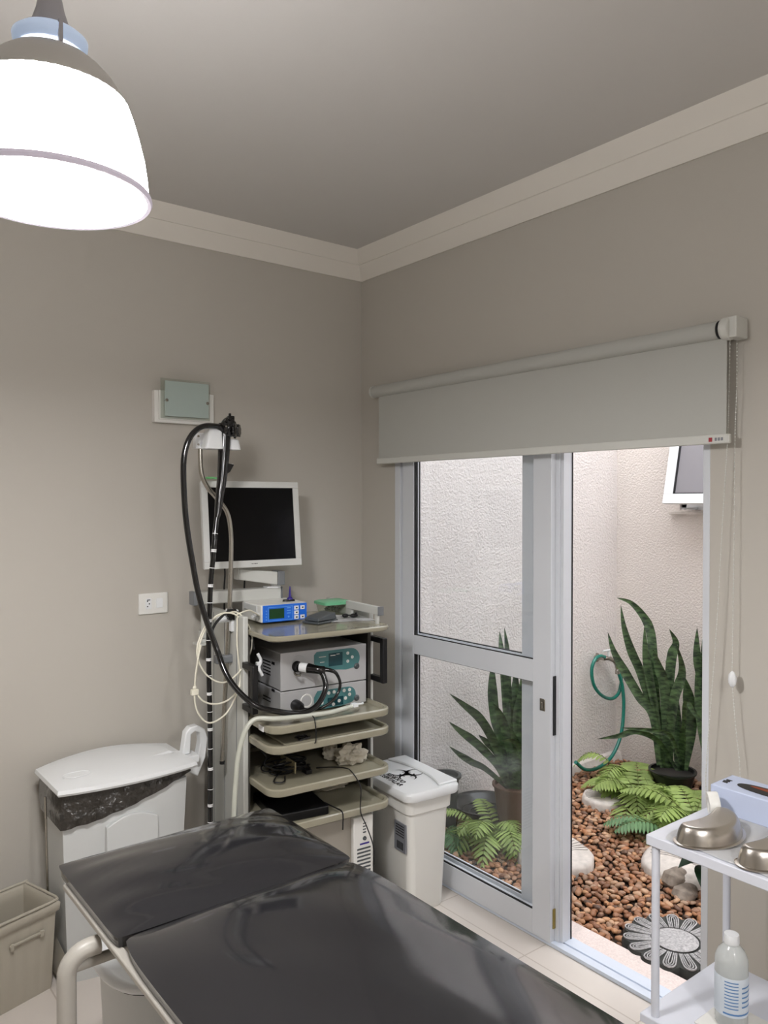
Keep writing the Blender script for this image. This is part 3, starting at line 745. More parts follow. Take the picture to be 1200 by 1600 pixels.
# monitor
mo = thing('monitor', (.12, .44, 1.33), 'white flat computer monitor with a dark screen on the folding arm', 'monitor', CF)
TM = Matrix.Translation((.121, .420, 1.4905)) @ Matrix.Rotation(radians(-6), 4, 'X')
def mb(bm, x0, x1, y0, y1, z0, z1):
    vs = box(bm, x0, x1, y0, y1, z0, z1)
    for v in vs: v.co = TM @ v.co
    return vs
b = B()
mb(b, -.205, .205, 0, .012, .1425, .1675); mb(b, -.205, .205, 0, .012, -.1695, -.1425); mb(b, -.205, -.180, 0, .012, -.1425, .1425); mb(b, .180, .205, 0, .012, -.1425, .1425)
bz = part('bezel', b, 'bezel', mo, bevel=.0015)
b = B(); R = []
for y, i in ((.0121, .0), (.030, .004), (.040, .02), (.046, .06)):
    R.append([TM @ Vector((sx, y, sz)) for sx, sz in ((-.205+i, -.1695+i), (.205-i, -.1695+i), (.205-i, .1675-i), (-.205+i, .1675-i))])
loft(b, R); part('back_shell', b, 'bezel', mo, bevel=.003)
b = B(); mb(b, -.181, .181, .003, .010, -.1435, .1435); part('screen', b, 'screen', mo)
b = B(); 
for k, (w) in enumerate((.004, .003, .006, .004, .003)): mb(b, -.013+k*.0056, -.013+k*.0056+w*.8, -.0006, 0, -.157, -.154)
part('maker_mark', b, 'ink', bz)
b = B(); tube(b, [CFp for CFp in [(-.052+.014*cos(a), .428+.014*sin(a), 1.668) for a in [2*pi*k/16 for k in range(16)]]], .004, 8, 0, closed=True); tube(b, [(-.028+.012*cos(a), .430+.012*sin(a), 1.667) for a in [2*pi*k/16 for k in range(16)]], .0035, 8, 0, closed=True)
solo('green_clip', b, mat('bright green plastic', (120, 200, 130), .4), (-.04, .43, 1.663), 'small green ring clips lying on top of the monitor', 'clip', CF)

# hanger pole for the endoscope
hp_ = thing('scope_hanger', (-.05, .30, .62), 'bent steel pole with white scope holder clamped to the left cart column', 'stand', CF)
b = B(); tube(b, [(-.057, .3, .621), (-.050, .3, .785), (-.039, .3, .973), (-.028, .3, 1.161), (-.021, .3, 1.35), (-.020, .3, 1.455), (-.034, .3, 1.535), (-.072, .3, 1.587), (-.112, .3, 1.633), (-.134, .3, 1.690), (-.137, .3, 1.80)], .0085, 14, 6); pole = part('pole', b, 'chrome', hp_, ang=60)
b = B(); lathe(b, [(.0095, 0), (.0095, .012)], (-.057, .3, .612), 14, cap0=True, cap1=True); part('pole_tip', b, 'black', pole)
b = B(); box(b, -.085, .004, .283, .318, .984, 1.014); part('clamp', b, 'midgrey', hp_, bevel=.006)
b = B()
for k in range(6):
    a = 2*pi*k/6; lathe(b, [(.001, 0), (.009, 0), (.009, .018), (.001, .018)], (-.030+.014*cos(a), .262, 1.165+.014*sin(a)), 10, axis='Y')
lathe(b, [(.001, -.004), (.019, -.002), (.019, .016), (.010, .03), (.001, .03)], (-.030, .266, 1.165), 18, axis='Y'); part('clamp_knob', b, 'black', hp_)
b = B(); box(b, -.075, .0, .285, .315, 1.135, 1.16); box(b, -.032, -.002, .27, .33, 1.10, 1.18); part('upper_clamp', b, 'white', hp_, bevel=.004)
b = B(); box(b, -.160, -.122, .285, .312, 1.768, 1.825); part('bracket', b, 'white', hp_, bevel=.003)
b = B()
def cup(u0, u1, v0, v1, z0, z1, tl):
    rr0 = rrect(u0, u1, v0, v1, .012, z0, 5); rr1 = rrect(u0+tl, u1-.006, v0+.004, v1-.004, .012, z1-.006, 5); rr2 = rrect(u0+tl+.006, u1-.012, v0+.009, v1-.009, .008, z1, 5)
    loft(b, [rr0, rr1, rr2])
cup(-.142, -.071, .235, .300, 1.766, 1.856, .022); cup(-.044, .0, .245, .300, 1.766, 1.806, .003); box(b, -.142, -.002, .285, .305, 1.768, 1.795)
part('scope_holder', b, 'white', hp_, bevel=.002, ang=40)
for z in (1.782, 1.812):
    b = B(); lathe(b, [(.004, 0), (.004, -.003)], (-.150, .284, z), 10, axis='Y', cap0=True, cap1=True); part('screw', b, 'chrome', hp_)

# endoscope
en = thing('endoscope', (-.06, .26, 1.80), 'black flexible endoscope hanging from the white holder, its tubes looping down', 'endoscope', CF)
b = B()
tube(b, [(-.060, .258, 1.86), (-.062, .258, 1.80), (-.066, .256, 1.74), (-.074, .252, 1.66), (-.086, .246, 1.59), (-.094, .240, 1.54), (-.100, .236, 1.515)], lambda t: .0225-.0135*max(0, (t-.25)/.75)**1.0, 16, 5)
hd = part('control_grip', b, 'blackgloss', en, ang=50)
b = B(); ball(b, (-.050, .252, 1.845), .030, 1.0, .9, 1.35, 3, Matrix.Rotation(radians(12), 3, 'Y')); box(b, -.052, -.028, .242, .262, 1.86, 1.888); lathe(b, [(.005, 0), (.005, .012)], (-.043, .252, 1.886), 10, cap0=True, cap1=True)
part('control_head', b, 'blackgloss', en, bevel=.003)
def star(c, r, w, n, mt):
    b = B(); pts = []
    for k in range(n*2):
        a = pi*k/n; q = r if k % 2 else r*.80
        pts.append((c[0]+0, q*cos(a), q*sin(a)))
    A = [Vector((c[0], c[1]+y, c[2]+z)) for _, y, z in pts]; Bq = [Vector((c[0]+w, c[1]+y, c[2]+z)) for _, y, z in pts]
    Rm = Matrix.Rotation(radians(-38), 3, 'Z')
    loft(b, [[Vector(c)+Rm @ (p-Vector(c)) for p in A], [Vector(c)+Rm @ (p-Vector(c)) for p in Bq]])
    return b
part('control_wheel', star((-.034, .240, 1.836), .031, .009, 10, 0), 'blackgloss', hd, bevel=.002)
part('control_wheel', star((-.022, .231, 1.834), .025, .008, 8, 0), 'blackgloss', hd, bevel=.002)
for (u, v, z) in ((-.066, .232, 1.868), (-.060, .230, 1.852), (-.056, .228, 1.836), (-.052, .236, 1.875)):
    b = B(); lathe(b, [(.005, .003), (.005, -.007), (.003, -.009)], (u, v, z), 12, axis='Y', cap0=True, cap1=True); part('valve_button', b, 'blackgloss', hd)
b = B(); lathe(b, [(.0035, .003), (.0035, -.011)], (-.070, .231, 1.846), 12, axis='Y', cap0=True, cap1=True); part('steel_button', b, 'chrome', hd)
b = B(); loft(b, [[(-.078, .24, 1.72), (-.078, .262, 1.72), (-.082, .262, 1.665), (-.082, .24, 1.665)], [(-.030, .242, 1.712), (-.030, .258, 1.712), (-.046, .258, 1.685), (-.046, .242, 1.685)]]); part('biopsy_port', b, 'black', hd, bevel=.002)
b = B(); lathe(b, [(.004, 0), (.004, .006)], (-.036, .25, 1.709), 10, cap0=True, cap1=True); part('port_cap', b, 'white', hd)
b = B()
ITP = [(-.100, .236, 1.52), (-.112, .225, 1.45), (-.120, .22, 1.383), (-.129, .22, 1.30), (-.134, .22, 1.20), (-.138, .22, 1.089), (-.137, .22, .95), (-.134, .22, .82), (-.133, .22, .65), (-.134, .22, .463), (-.136, .22, .25), (-.150, .21, .14)]
PP = tube(b, ITP, .0092, 12, 10); it = part('insertion_tube', b, 'blackgloss', en, ang=60)
dacc = 0; k = 0; marks = []
for a_, c_ in zip(PP, PP[1:]):
    dacc += (c_-a_).length
    if dacc > .0565: dacc = 0; marks.append((c_, (c_-a_).normalized())); 
for k, (p, t) in enumerate(marks):
    q = Vector((0, 0, 1)).rotation_difference(-t).to_matrix().to_4x4()
    b = B()
    lathe(b, [(.0093, -.0012), (.0096, -.0012), (.0096, .0012), (.0093, .0012)] if k % 2 == 0 else [(.0093, -.0050), (.0096, -.0050), (.0096, -.0028), (.00925, -.0026), (.00925, .0026), (.0096, .0028), (.0096, .0050), (.0093, .0050)], p, 14, mat4=q)
    part('depth_marking', b, 'paper', it, label='white depth marking ring')
b = B()
UP = [(-.075, .25, 1.838), (-.100, .235, 1.846), (-.160, .215, 1.84), (-.205, .20, 1.807), (-.228, .20, 1.751), (-.234, .20, 1.674), (-.226, .20, 1.52), (-.206, .19, 1.365), (-.180, .185, 1.23), (-.132, .165, 1.072), (-.105, .11, .965), (-.045, .05, .886), (.039, .03, .852), (.125, .025, .835), (.190, .03, .850), (.235, .045, .90), (.236, .06, .945), (.222, .072, .968)]
tube(b, UP, lambda t: .0102 if t > .06 else .015-.0048*t/.06, 12, 8); part('umbilical_tube', b, 'blackgloss', en, ang=60)
b = B()
cm = Matrix.Rotation(radians(-28), 4, 'Z') @ Matrix.Rotation(radians(8), 4, 'X')
lathe(b, [(.001, 0), (.014, 0), (.016, -.006), (.016, -.03)], (.172, .148, .972), 20, axis='Y', mat4=None)
cn = part('light_plug', b, 'black', en)
b = B(); tube(b, [(.175, .125, .974), (.196, .098, .972)], .0172, 20, 0); part('white_collar', b, 'white', cn, label='white collar')
b = B(); tube(b, [(.194, .100, .972), (.205, .086, .970), (.222, .066, .968), (.240, .060, .968)], lambda t: .019-.006*t, 20, 4); part('connector_body', b, 'blackgloss', cn)
b = B(); tube(b, [(.235, .062, .970), (.262, .050, .964), (.282, .045, .95), (.294, .040, .915), (.282, .038, .880), (.250, .035, .852), (.21, .05, .832), (.18, .09, .826), (.166, .128, .829)], lambda t: .0085-.003*min(1, t*3), 12, 7); part('video_lead', b, 'blackgloss', en, ang=60)
b = B(); lathe(b, [(.001, .02), (.021, .02), (.021, .0), (.018, -.018), (.010, -.03), (.001, -.03)], (.166, .128, .831), 20, axis='Y'); part('video_plug', b, 'indigo' if False else 'black', en)
b = B(); tube(b, [(.157, .137, .958), (.150, .118, .952), (.160, .105, .948), (.172, .118, .95)], .004, 8, 4); part('air_nozzle', b, 'chrome', cn)

# light source and video processor
def case(nm, label, z0, z1, cat):
    t = thing(nm, (.28, .3, z0), label, cat, CF)
    b = B(); R = [rrect(.108, .470, .150, .480, .003, z0+.006, 2), rrect(.108, .470, .150, .480, .003, z1, 2)]
    loft(b, R); part('casing', b, 'silver', t, bevel=.003)
    b = B(); box(b, .106, .472, .1465, .151, z0+.004, z1+.001); fp = part('front_panel', b, 'silver', t, bevel=.002)
    b = B()
    for (u, v) in ((.13, .18), (.45, .18), (.13, .45), (.45, .45)): lathe(b, [(.008, 0), (.008, .007)], (u, v, z0), 12, cap0=True, cap1=True)
    part('foot', b, 'black', t)
    return t, fp
ls, lf = case('light_source', 'silver endoscopy light source box with teal panel, stacked on the processor', .884, 1.026, 'medical device')
vp, vf = case('video_processor', 'slim silver video processor with teal keypad, resting on the upper cart shelf', .7965, .8835, 'medical device')
def fp_shape(bm, pts, y0, y1): loft(bm, [[(x, y0, z) for x, z in pts], [(x, y1, z) for x, z in pts]])
def arcp(cx, cz, r, a0, a1, n=8, rz=None): return [(cx+r*cos(radians(a0+(a1-a0)*k/n)), cz+(rz or r)*sin(radians(a0+(a1-a0)*k/n))) for k in range(n+1)]
b = B(); fp_shape(b, [(.243, .975)]+[(.243, 1.006)]+[(.255, 1.017)]+[(.40, 1.017)]+arcp(.402, .977, .040, 85, -60, 10)+[(.38, .937), (.335, .942), (.29, .952), (.255, .962)], .1462, .1450); tp = part('teal_panel', b, 'teal', lf)
b = B(); box(b, .305, .365, .1444, .1450, .957, 1.006); box(b, .325, .345, .1440, .1444, .968, .985); part('display', b, 'tealdark', tp)
b = B(); 
for (u, z, w) in ((.312, .996, .022), (.338, .999, .014), (.263, .995, .03), (.268, .975, .018)): box(b, u, u+w, .1440, .1450, z, z+.0025)
part('panel_print', b, 'offwhite', tp)
for (u, z) in ((.388, .999), (.408, .982), (.388, .968)):
    b = B(); lathe(b, [(.0045, 0), (.0062, 0), (.0062, -.0012), (.0045, -.0012)], (u, .1450, z), 14, axis='Y'); lathe(b, [(.001, -.0014), (.0045, -.0014)], (u, .1450, z), 12, axis='Y'); part('key', b, 'offwhite', tp)
b = B(); lathe(b, [(.001, -.006), (.006, -.007), (.009, -.004), (.012, -.002), (.012, 0)], (.428, .1465, .945), 18, axis='Y', cap0=True); part('power_button', b, 'darkgrey', lf)
b = B(); lathe(b, [(.024, 0), (.030, -.0015), (.033, -.001), (.034, 0)], (.178, .1465, .978), 28, axis='Y'); part('socket_ring', b, 'silver', lf)
b = B(); lathe(b, [(.001, -.004), (.019, -.004), (.021, 0)], (.172, .1465, .972), 24, axis='Y'); part('lamp_socket', b, 'black', lf)
for (t, zz) in ((ls, .93), (vp, .83)):
    b = B()
    for k in range(5 if t is ls else 2): box(b, .1068, .108, .235-.0*k, .30, zz+.012*k, zz+.012*k+.004)
    box(b, .1068, .108, .20, .225, zz+.045, zz+.055)
    part('vent_slot', b, 'black', t)
b = B(); fp_shape(b, [(.243, .815), (.243, .848), (.258, .870), (.39, .870)]+arcp(.392, .838, .032, 88, -60, 10)+[(.36, .801), (.28, .800)], .1462, .1450); tp = part('teal_panel', b, 'teal', vf)
b = B(); box(b, .300, .368, .1444, .1450, .806, .838); part('display', b, 'tealdark', tp)
for (u, z) in ((.305, .857), (.328, .858), (.276, .824), (.372, .858), (.396, .858), (.396, .840), (.378, .828), (.325, .812), (.350, .822)):
    b = B(); lathe(b, [(.0048, 0), (.0066, 0), (.0066, -.0012), (.0048, -.0012)], (u, .1450, z), 14, axis='Y'); lathe(b, [(.001, -.0014), (.0048, -.0014)], (u, .1450, z), 12, axis='Y'); part('key', b, 'offwhite', tp)
b = B(); lathe(b, [(.001, -.006), (.006, -.007), (.009, -.004), (.012, -.002), (.012, 0)], (.428, .1465, .822), 18, axis='Y', cap0=True); part('power_button', b, 'darkgrey', vf)
b = B(); lathe(b, [(.020, 0), (.024, -.002), (.026, 0)], (.212, .1465, .840), 24, axis='Y'); part('socket_ring', b, 'offwhite', vf)

# electrosurgical unit on the top shelf
eu = thing('electrosurgical_unit', (.17, .33, Z1), 'small cream box with a bright blue control panel on the cart top', 'medical device', CF)
b = B(); loft(b, [[(.090, .279, Z1+.006), (.284, .279, Z1+.006), (.284, .279, 1.187), (.090, .279, 1.187)], [(.090, .46, Z1+.006), (.284, .46, Z1+.006), (.284, .46, 1.187), (.090, .46, 1.187)]]); part('casing', b, 'offwhite', eu, bevel=.004)
b = B(); box(b, .0965, .281, .2755, .280, Z1+.007, 1.186); fp = part('blue_panel', b, 'blue', eu, bevel=.001)
b = B(); box(b, .122, .184, .2747, .2755, 1.134, 1.172); part('display', b, 'lcd', fp)
b = B()
for z in (1.132, 1.143, 1.154, 1.165): lathe(b, [(.001, -.001), (.0025, -.001), (.0025, 0)], (.110, .2755, z), 10, axis='Y')
for z in (1.150, 1.160, 1.170): box(b, .196, .212, .2747, .2755, z, z+.003)
lathe(b, [(.001, -.001), (.0035, -.001), (.0035, 0)], (.203, .2755, 1.138), 10, axis='Y')
for (x0, x1, z0, z1) in ((.117, .221, 1.1765, 1.178), (.117, .221, 1.1265, 1.128), (.117, .1185, 1.1265, 1.178), (.2195, .221, 1.1265, 1.178)): box(b, x0, x1, .2749, .2755, z0, z1)
part('panel_print', b, 'blueline', fp)
for (u, z) in ((.236, 1.170), (.262, 1.170), (.236, 1.152), (.236, 1.134), (.262, 1.134)):
    b = B(); box(b, u-.0095, u+.0095, .2740, .2755, z-.008, z+.007); kk = part('key', b, 'white', fp, bevel=.003)
    b = B(); box(b, u-.003, u+.004, .2735, .2740, z-.003, z+.002); part('key_symbol', b, 'ink', kk)
b = B(); box(b, .084, .090, .31, .43, 1.160, 1.184); box(b, .080, .0895, .30, .33, 1.128, 1.160); part('side_bracket', b, 'greywhite', eu, bevel=.002)
b = B(); tube(b, [(.089, .30, 1.150), (.075, .285, 1.154), (.05, .27, 1.150)], .006, 8, 4); part('plug', b, 'white', eu)

pb = thing('foot_pedal', (.30, .22, Z1), 'slate grey plastic foot pedal lying beside the blue panelled unit', 'pedal', CF)
def pads(o): return o
PD = Frame(CF.w((.312, .215, 0)), CF.rz+radians(20))
pb.location = PD.w((0, 0, Z1)); pb.rotation_euler = (0, 0, PD.rz); INFO[pb.name] = Vector((0, 0, Z1))
b = B(); box(b, -.060, .055, -.038, .045, Z1, Z1+.008); part('base', b, 'darkgrey', pb, bevel=.002)
b = B(); loft(b, [[(-.054, -.034, Z1+.010), (.052, -.034, Z1+.010), (.052, .042, Z1+.010), (-.054, .042, Z1+.010)], [(-.050, -.030, Z1+.022), (.048, -.030, Z1+.036), (.048, .038, Z1+.036), (-.050, .038, Z1+.022)]]); part('treadle', b, 'darkgrey', pb, bevel=.003)

tb = thing('food_container', (.49, .40, Z1), 'small clear tub with translucent green lid on the cart top', 'container', CF)
b = B(); loft(b, [rrect(.420, .520, .365, .445, .010, Z1+.001, 4), rrect(.412, .528, .357, .453, .012, Z1+.042, 4)]); part('tub', b, 'clearplastic', tb)
b = B(); loft(b, [rrect(.406, .534, .351, .459, .014, Z1+.040, 4), rrect(.406, .534, .351, .459, .014, Z1+.050, 4), rrect(.418, .522, .363, .447, .012, Z1+.055, 4)]); part('lid', b, 'lidgreen', tb)
b = B()
rnd = random.Random(3)
for k in range(9):
    c = (.45+rnd.random()*.05, .385+rnd.random()*.04, Z1+.012+rnd.random()*.012)
    tube(b, [(c[0]+.010*cos(a), c[1]+.010*sin(a), c[2]+.005*sin(2*a+k)) for a in [2*pi*q/8 for q in range(8)]], .002, 6, 3, closed=True)
solo('coiled_wires', b, 'darkgrey', (.47, .40, Z1+.004), 'small dark coiled wires inside the green lidded tub', 'wires', CF)

b = B(); n = 14
g = [[None]*(n+1) for _ in range(n+1)]
for i in range(n+1):
    for j in range(n+1):
        u, v = i/n, j/n
        x = .335+.17*u+.035*v; y = .175-.045*u+(.16)*v
        z = Z1+.0025+.002*sin(9*u+3*v)*sin(7*v)+.010*math.exp(-((u-.2)**2+(v-.8)**2)*18)
        g[i][j] = b.verts.new((x, y, z))
for i in range(n):
    for j in range(n): b.faces.new((g[i][j], g[i+1][j], g[i+1][j+1], g[i][j+1]))
bmesh.ops.solidify(b, geom=b.faces[:], thickness=.0012)
solo('paper_sheet', b, 'paper', (.43, .22, Z1), 'crumpled white paper sheet spread on the cart top', 'paper', CF)
b = B(); ball(b, (.430, .235, Z1+.0135), .0115, 1.2, 1, .75); ball(b, (.462, .222, Z1+.0125), .013, 1.4, .9, .65); tube(b, [(.436, .235, Z1+.014), (.452, .226, Z1+.014)], .003, 6, 0); lathe(b, [(.004, 0), (.006, .003), (.004, .006)], (.470, .219, Z1+.019), 10, cap0=True, cap1=True)
solo('camera_cap', b, 'black', (.447, .228, Z1+.004), 'pair of small black rubber caps on the white paper', 'cap', CF)
nz = thing('ink_bottle', (.243, .345, 1.187), 'small indigo pointed nozzle standing on a dark base atop the cream box', 'bottle', CF)
b = B(); loft(b, [dshape(.238, .345, .026, .014, 1.187), dshape(.238, .345, .024, .012, 1.194)]); part('base', b, 'black', nz)
b = B(); lathe(b, [(.012, 0), (.011, .005), (.0055, .010), (.0035, .030), (.002, .050), (.001, .051)], (.243, .345, 1.194), 16, cap0=True); part('nozzle', b, 'indigo', nz)

# coiled white tubing on the clamp knob
cc = thing('coiled_tubing', (-.06, .22, 1.17), 'coil of thin cream tubing with clamps hung on the steel pole', 'tubing', CF)
def uv(l, v=.235): return [(u, v+dv, z) for u, dv, z in l]
b = B()
tube(b, uv([(-.055, 0, 1.180), (-.012, -.01, 1.165), (.022, -.02, 1.10), (.018, -.02, 1.03), (-.03, -.03, .965), (-.09, -.03, .935), (-.145, -.02, .965), (-.180, -.02, 1.03), (-.172, -.01, 1.09), (-.13, 0, 1.15)]), .0032, 8, 8, closed=True)
tube(b, uv([(-.045, -.005, 1.175), (-.005, -.01, 1.13), (.0, -.02, 1.03), (-.01, -.02, .95), (-.05, -.025, .86), (-.09, -.03, .815), (-.145, -.03, .80), (-.185, -.03, .845), (-.196, -.03, .915), (-.182, -.02, 1.00), (-.165, -.01, 1.09), (-.11, 0, 1.165)]), .0032, 8, 8, closed=True)
tube(b, uv([(-.028, -.01, 1.16), (-.033, -.02, 1.06), (-.022, -.02, .93), (-.055, -.03, .88), (-.11, -.03, .862), (-.165, -.03, .88), (-.192, -.03, .93), (-.188, -.03, 1.00), (-.168, -.02, 1.075)]), .0032, 8, 8)
tube(b, uv([(-.03, -.01, 1.17), (.02, 0, 1.18), (.055, .02, 1.165), (.08, .04, 1.152)]), .0032, 8, 8)
part('tubing', b, 'cable_white', cc, ang=70)
b = B(); box(b, -.208, -.182, .198, .214, .905, .925); ball(b, (-.195, .205, .93), .007); part('tube_clamp', b, 'cable_white', cc, bevel=.002)
b = B(); tube(b, [(.018, .150, 1.035), (.030, .150, 1.010), (.022, .148, .985), (.034, .146, .955)], .006, 8, 4); box(b, .012, .030, .143, .155, .995, 1.006); part('pinch_clamp', b, 'white', cc, bevel=.001)
b = B(); tube(b, [(-.135, .225, 1.10), (-.10, .235, 1.15), (-.045, .235, 1.185), (0.0, .232, 1.15), (.025, .22, 1.09), (.03, .21, 1.04)], .005, 8, 7)
solo('black_lead', b, 'black', (-.05, .235, 1.16), 'black lead draped over the clamp knob of the steel pole', 'cable', CF)

# pale hose over the shelf
hz = thing('suction_hose', (-.03, .06, .83), 'pale grey suction hose laid along the upper shelf and hanging down the left side', 'hose', CF)
b = B(); tube(b, [(.345, .045, .822), (.25, .03, .818), (.17, .022, .822), (.08, .015, .828), (.02, .02, .832), (-.035, .05, .832), (-.072, .05, .800), (-.098, .05, .72), (-.110, .05, .61), (-.116, .05, .50), (-.118, .05, .34)], .0088, 12, 8); part('hose', b, 'hose_beige', hz, ang=70)
b = B(); tube(b, [(.34, .045, .822), (.375, .055, .824)], .0055, 10, 0); box(b, .352, .372, .04, .066, .818, .829); tube(b, [(.372, .055, .824), (.395, .048, .826), (.402, .060, .824)], .004, 8, 3); part('connector', b, 'white', hz)
# hanging thin black leads
b = B(); tube(b, [(.166, .12, .818), (.166, .02, .822), (.166, -.006, .800), (.168, -.006, .735), (.166, .03, .722), (.15, .05, .722)], .0022, 7, 6); 
for k in range(5): tube(b, [(.15+.022*cos(a+k), .06+.020*sin(a+k*2), .726+.003*k+.004*sin(3*a)) for a in [2*pi*q/10 for q in range(10)]], .002, 6, 3, closed=True)
solo('black_lead', b, 'black', (.166, .02, .722), 'thin black lead dropping from the processor plug to a knot on the second tray', 'cable', CF)
b = B(); tube(b, [(.26, .16, .578), (.31, .12, .583), (.335, .06, .590), (.325, .012, .594), (.335, -.008, .572), (.352, -.010, .53), (.350, -.010, .45), (.375, -.012, .39), (.405, -.010, .31), (.41, -.01, .24)], .0022, 7, 7)
solo('black_lead', b, 'black', (.33, .0, .575), 'thin black lead hanging over the fourth tray down past the heater box', 'cable', CF)
ck = random.Random(11)
b = B()
for k in range(9):
    cx, cy, rx, ry = .165+ck.uniform(-.02, .03), .20+ck.uniform(-.03, .02), ck.uniform(.045, .085), ck.uniform(.022, .05)
    ph = ck.uniform(0, 6)
    tube(b, [(cx+rx*cos(a), cy+ry*sin(a), .582+.004*k+.006*sin(2*a+ph)) for a in [2*pi*q/12 for q in range(12)]], .0028, 7, 4, closed=True)
tube(b, [(.12, .17, .59), (.07, .12, .585), (.055, .09, .585), (.085, .08, .583), (.11, .12, .586)], .0028, 7, 6)
tube(b, [(.02, .16, .70), (.05, .15, .66), (.035, .13, .64), (.08, .14, .61)], .0025, 7, 6)
cl = solo('cable_bundle', b, 'black', (.165, .2, .577), 'tangled bundle of black cables on the fourth tray', 'cable', CF)
b = B(); box(b, .195, .218, .115, .150, .577, .592); solo('cable_plug', b, 'black', (.206, .13, .577), 'small black plug lying in front of the cable bundle', 'plug', CF, bevel=.002)
b = B(); box(b, .155, .160, .13, .25, .585, .625); solo('cable_tie', b, mat('khaki tie', (150, 140, 110), .5), (.157, .19, .585), 'khaki strap around the black cable bundle', 'strap', CF)

def crumple(name, label, c, s, seed, m='cloth'):
    rn = random.Random(seed); b = B(); vs = ball(b, (0, 0, 0), 1, sub=4)
    ks = [(Vector((rn.uniform(-1, 1), rn.uniform(-1, 1), rn.uniform(-1, 1))).normalized(), rn.uniform(2, 6), rn.uniform(0, 6)) for _ in range(9)]
    for v in b.verts:
        d = v.co.normalized(); r_ = 1+sum(.15*abs(sin(k.dot(d)*f*1.5+p)) for k, f, p in ks)-.85
        v.co = Vector((d.x*s[0]*r_, d.y*s[1]*r_, max(-s[2]*.62, d.z*s[2]*r_)))+Vector((c[0], c[1], c[2]+s[2]*.62))
    return solo(name, b, m, c, label, 'cloth', CF, ang=40)
crumple('crumpled_glove', 'crumpled off-white latex glove on the fourth tray', (.405, .15, .577), (.058, .042, .042), 5)
crumple('crumpled_glove', 'crumpled off-white latex glove on the third tray, under the upper shelf', (.36, .23, .577), (.03, .03, .035), 8)
crumple('crumpled_wrap', 'crumpled pale plastic wrap at the back of the lowest tray', (.38, .27, .448), (.065, .04, .022), 9)
b = B(); box(b, .07, .44, .03, .20, .7235, .731); loft(b, [rrect(.09, .47, .20, .225, .003, .724, 2), rrect(.09, .47, .20, .225, .003, .742, 2)]); solo('flat_keyboard_tray', b, 'shelf', (.27, .1, .7235), 'flat khaki board lying on the third tray', 'board', CF, bevel=.002)
tr = Frame(CF.w((.17, .13, 0)), CF.rz+radians(-6))
b = B(); loft(b, [rrect(-.12, .085, -.085, .17, .008, .4475, 4), rrect(-.12, .085, -.085, .17, .008, .478, 4)]); solo('black_device_box', b, 'black', (0, 0, .447), 'flat black device box on the lowest tray', 'device', tr, bevel=.003)
b = B(); tube(b, [(.25, .08, .475), (.268, .03, .468), (.275, -.008, .462), (.276, -.010, .42), (.276, -.009, .40)], .0025, 7, 6); solo('black_lead', b, 'black', (.26, .03, .45), 'short black lead from the flat black box over the lowest tray edge', 'cable', CF)
ub = thing('power_unit', (.3, .2, .085), 'cream vented power box with dials below the lowest tray', 'power unit', CF)
b = B(); box(b, .12, .425, .05, .46, .087, .412); part('casing', b, mat('grey beige casing', (150, 144, 134), .5), ub, bevel=.004)
b = B(); box(b, .345, .430, .030, .052, .087, .410); up = part('front_strip', b, 'offwhite', ub, bevel=.004)
b = B()
for k in range(4): box(b, .385, .398, .0285, .030, .382-.011*k, .386-.011*k)
lathe(b, [(.001, -.004), (.007, -.004), (.008, 0)], (.392, .030, .328), 14, axis='Y')
for k in range(12): box(b, .36, .418, .0285, .030, .288-.014*k, .294-.014*k)
part('vent_slot', b, 'darkgrey', up)
b = B(); box(b, .372, .412, .0288, .030, .306, .312); part('maker_strip', b, 'blueline' if False else 'indigo', up)
b = B(); box(b, -.0015, .0, .06, .10, .779, .797); solo('shelf_label', b, 'paper', (0, .08, .788), 'small white sticker on the left end of the upper tray', 'sticker', CF)

# ------------------------------------------------------------ instrument trolley at right
tl = thing('instrument_trolley', (-.36, -2.2, 0), 'white enamelled two-shelf instrument trolley at the right edge', 'trolley')
TX0, TX1, TY0, TY1 = -.532, -.170, -2.50, -1.855
b = B(); box(b, TX0, TX1, TY0, TY1, .764, .788); part('top_shelf', b, 'enamel', tl, bevel=.002)
b = B(); box(b, TX0-.004, TX1, TY0, TY1+.012, .336, .356); part('lower_shelf', b, 'enamel', tl, bevel=.002)
for x in (TX0+.014, TX1-.022):
    for y in (TY1-.018, TY0+.018):
        b = B(); tube(b, [(x, y, .0), (x, y, .765)], .0095, 12, 0); part('leg', b, 'enamel', tl)
b = B(); n = 16; g = []
for i in range(n+1):
    row = []
    for j in range(n+1):
        u, v = i/n, j/n; x = -.522+.28*u; y = -1.90-.42*v+.012*sin(u*9)
        row.append(b.verts.new((x-.004*sin(v*23), y, .7895+.0012*sin(9*u+5*v)+.0015*abs(sin(14*v+4*u)))))
    g.append(row)
for i in range(n):
    for j in range(n): b.faces.new((g[i][j], g[i+1][j], g[i+1][j+1], g[i][j+1]))
bmesh.ops.solidify(b, geom=b.faces[:], thickness=.0008)
solo('paper_liner', b, 'paper', (-.4, -2.1, .7885), 'white paper liner under the steel kidney dishes', 'paper')
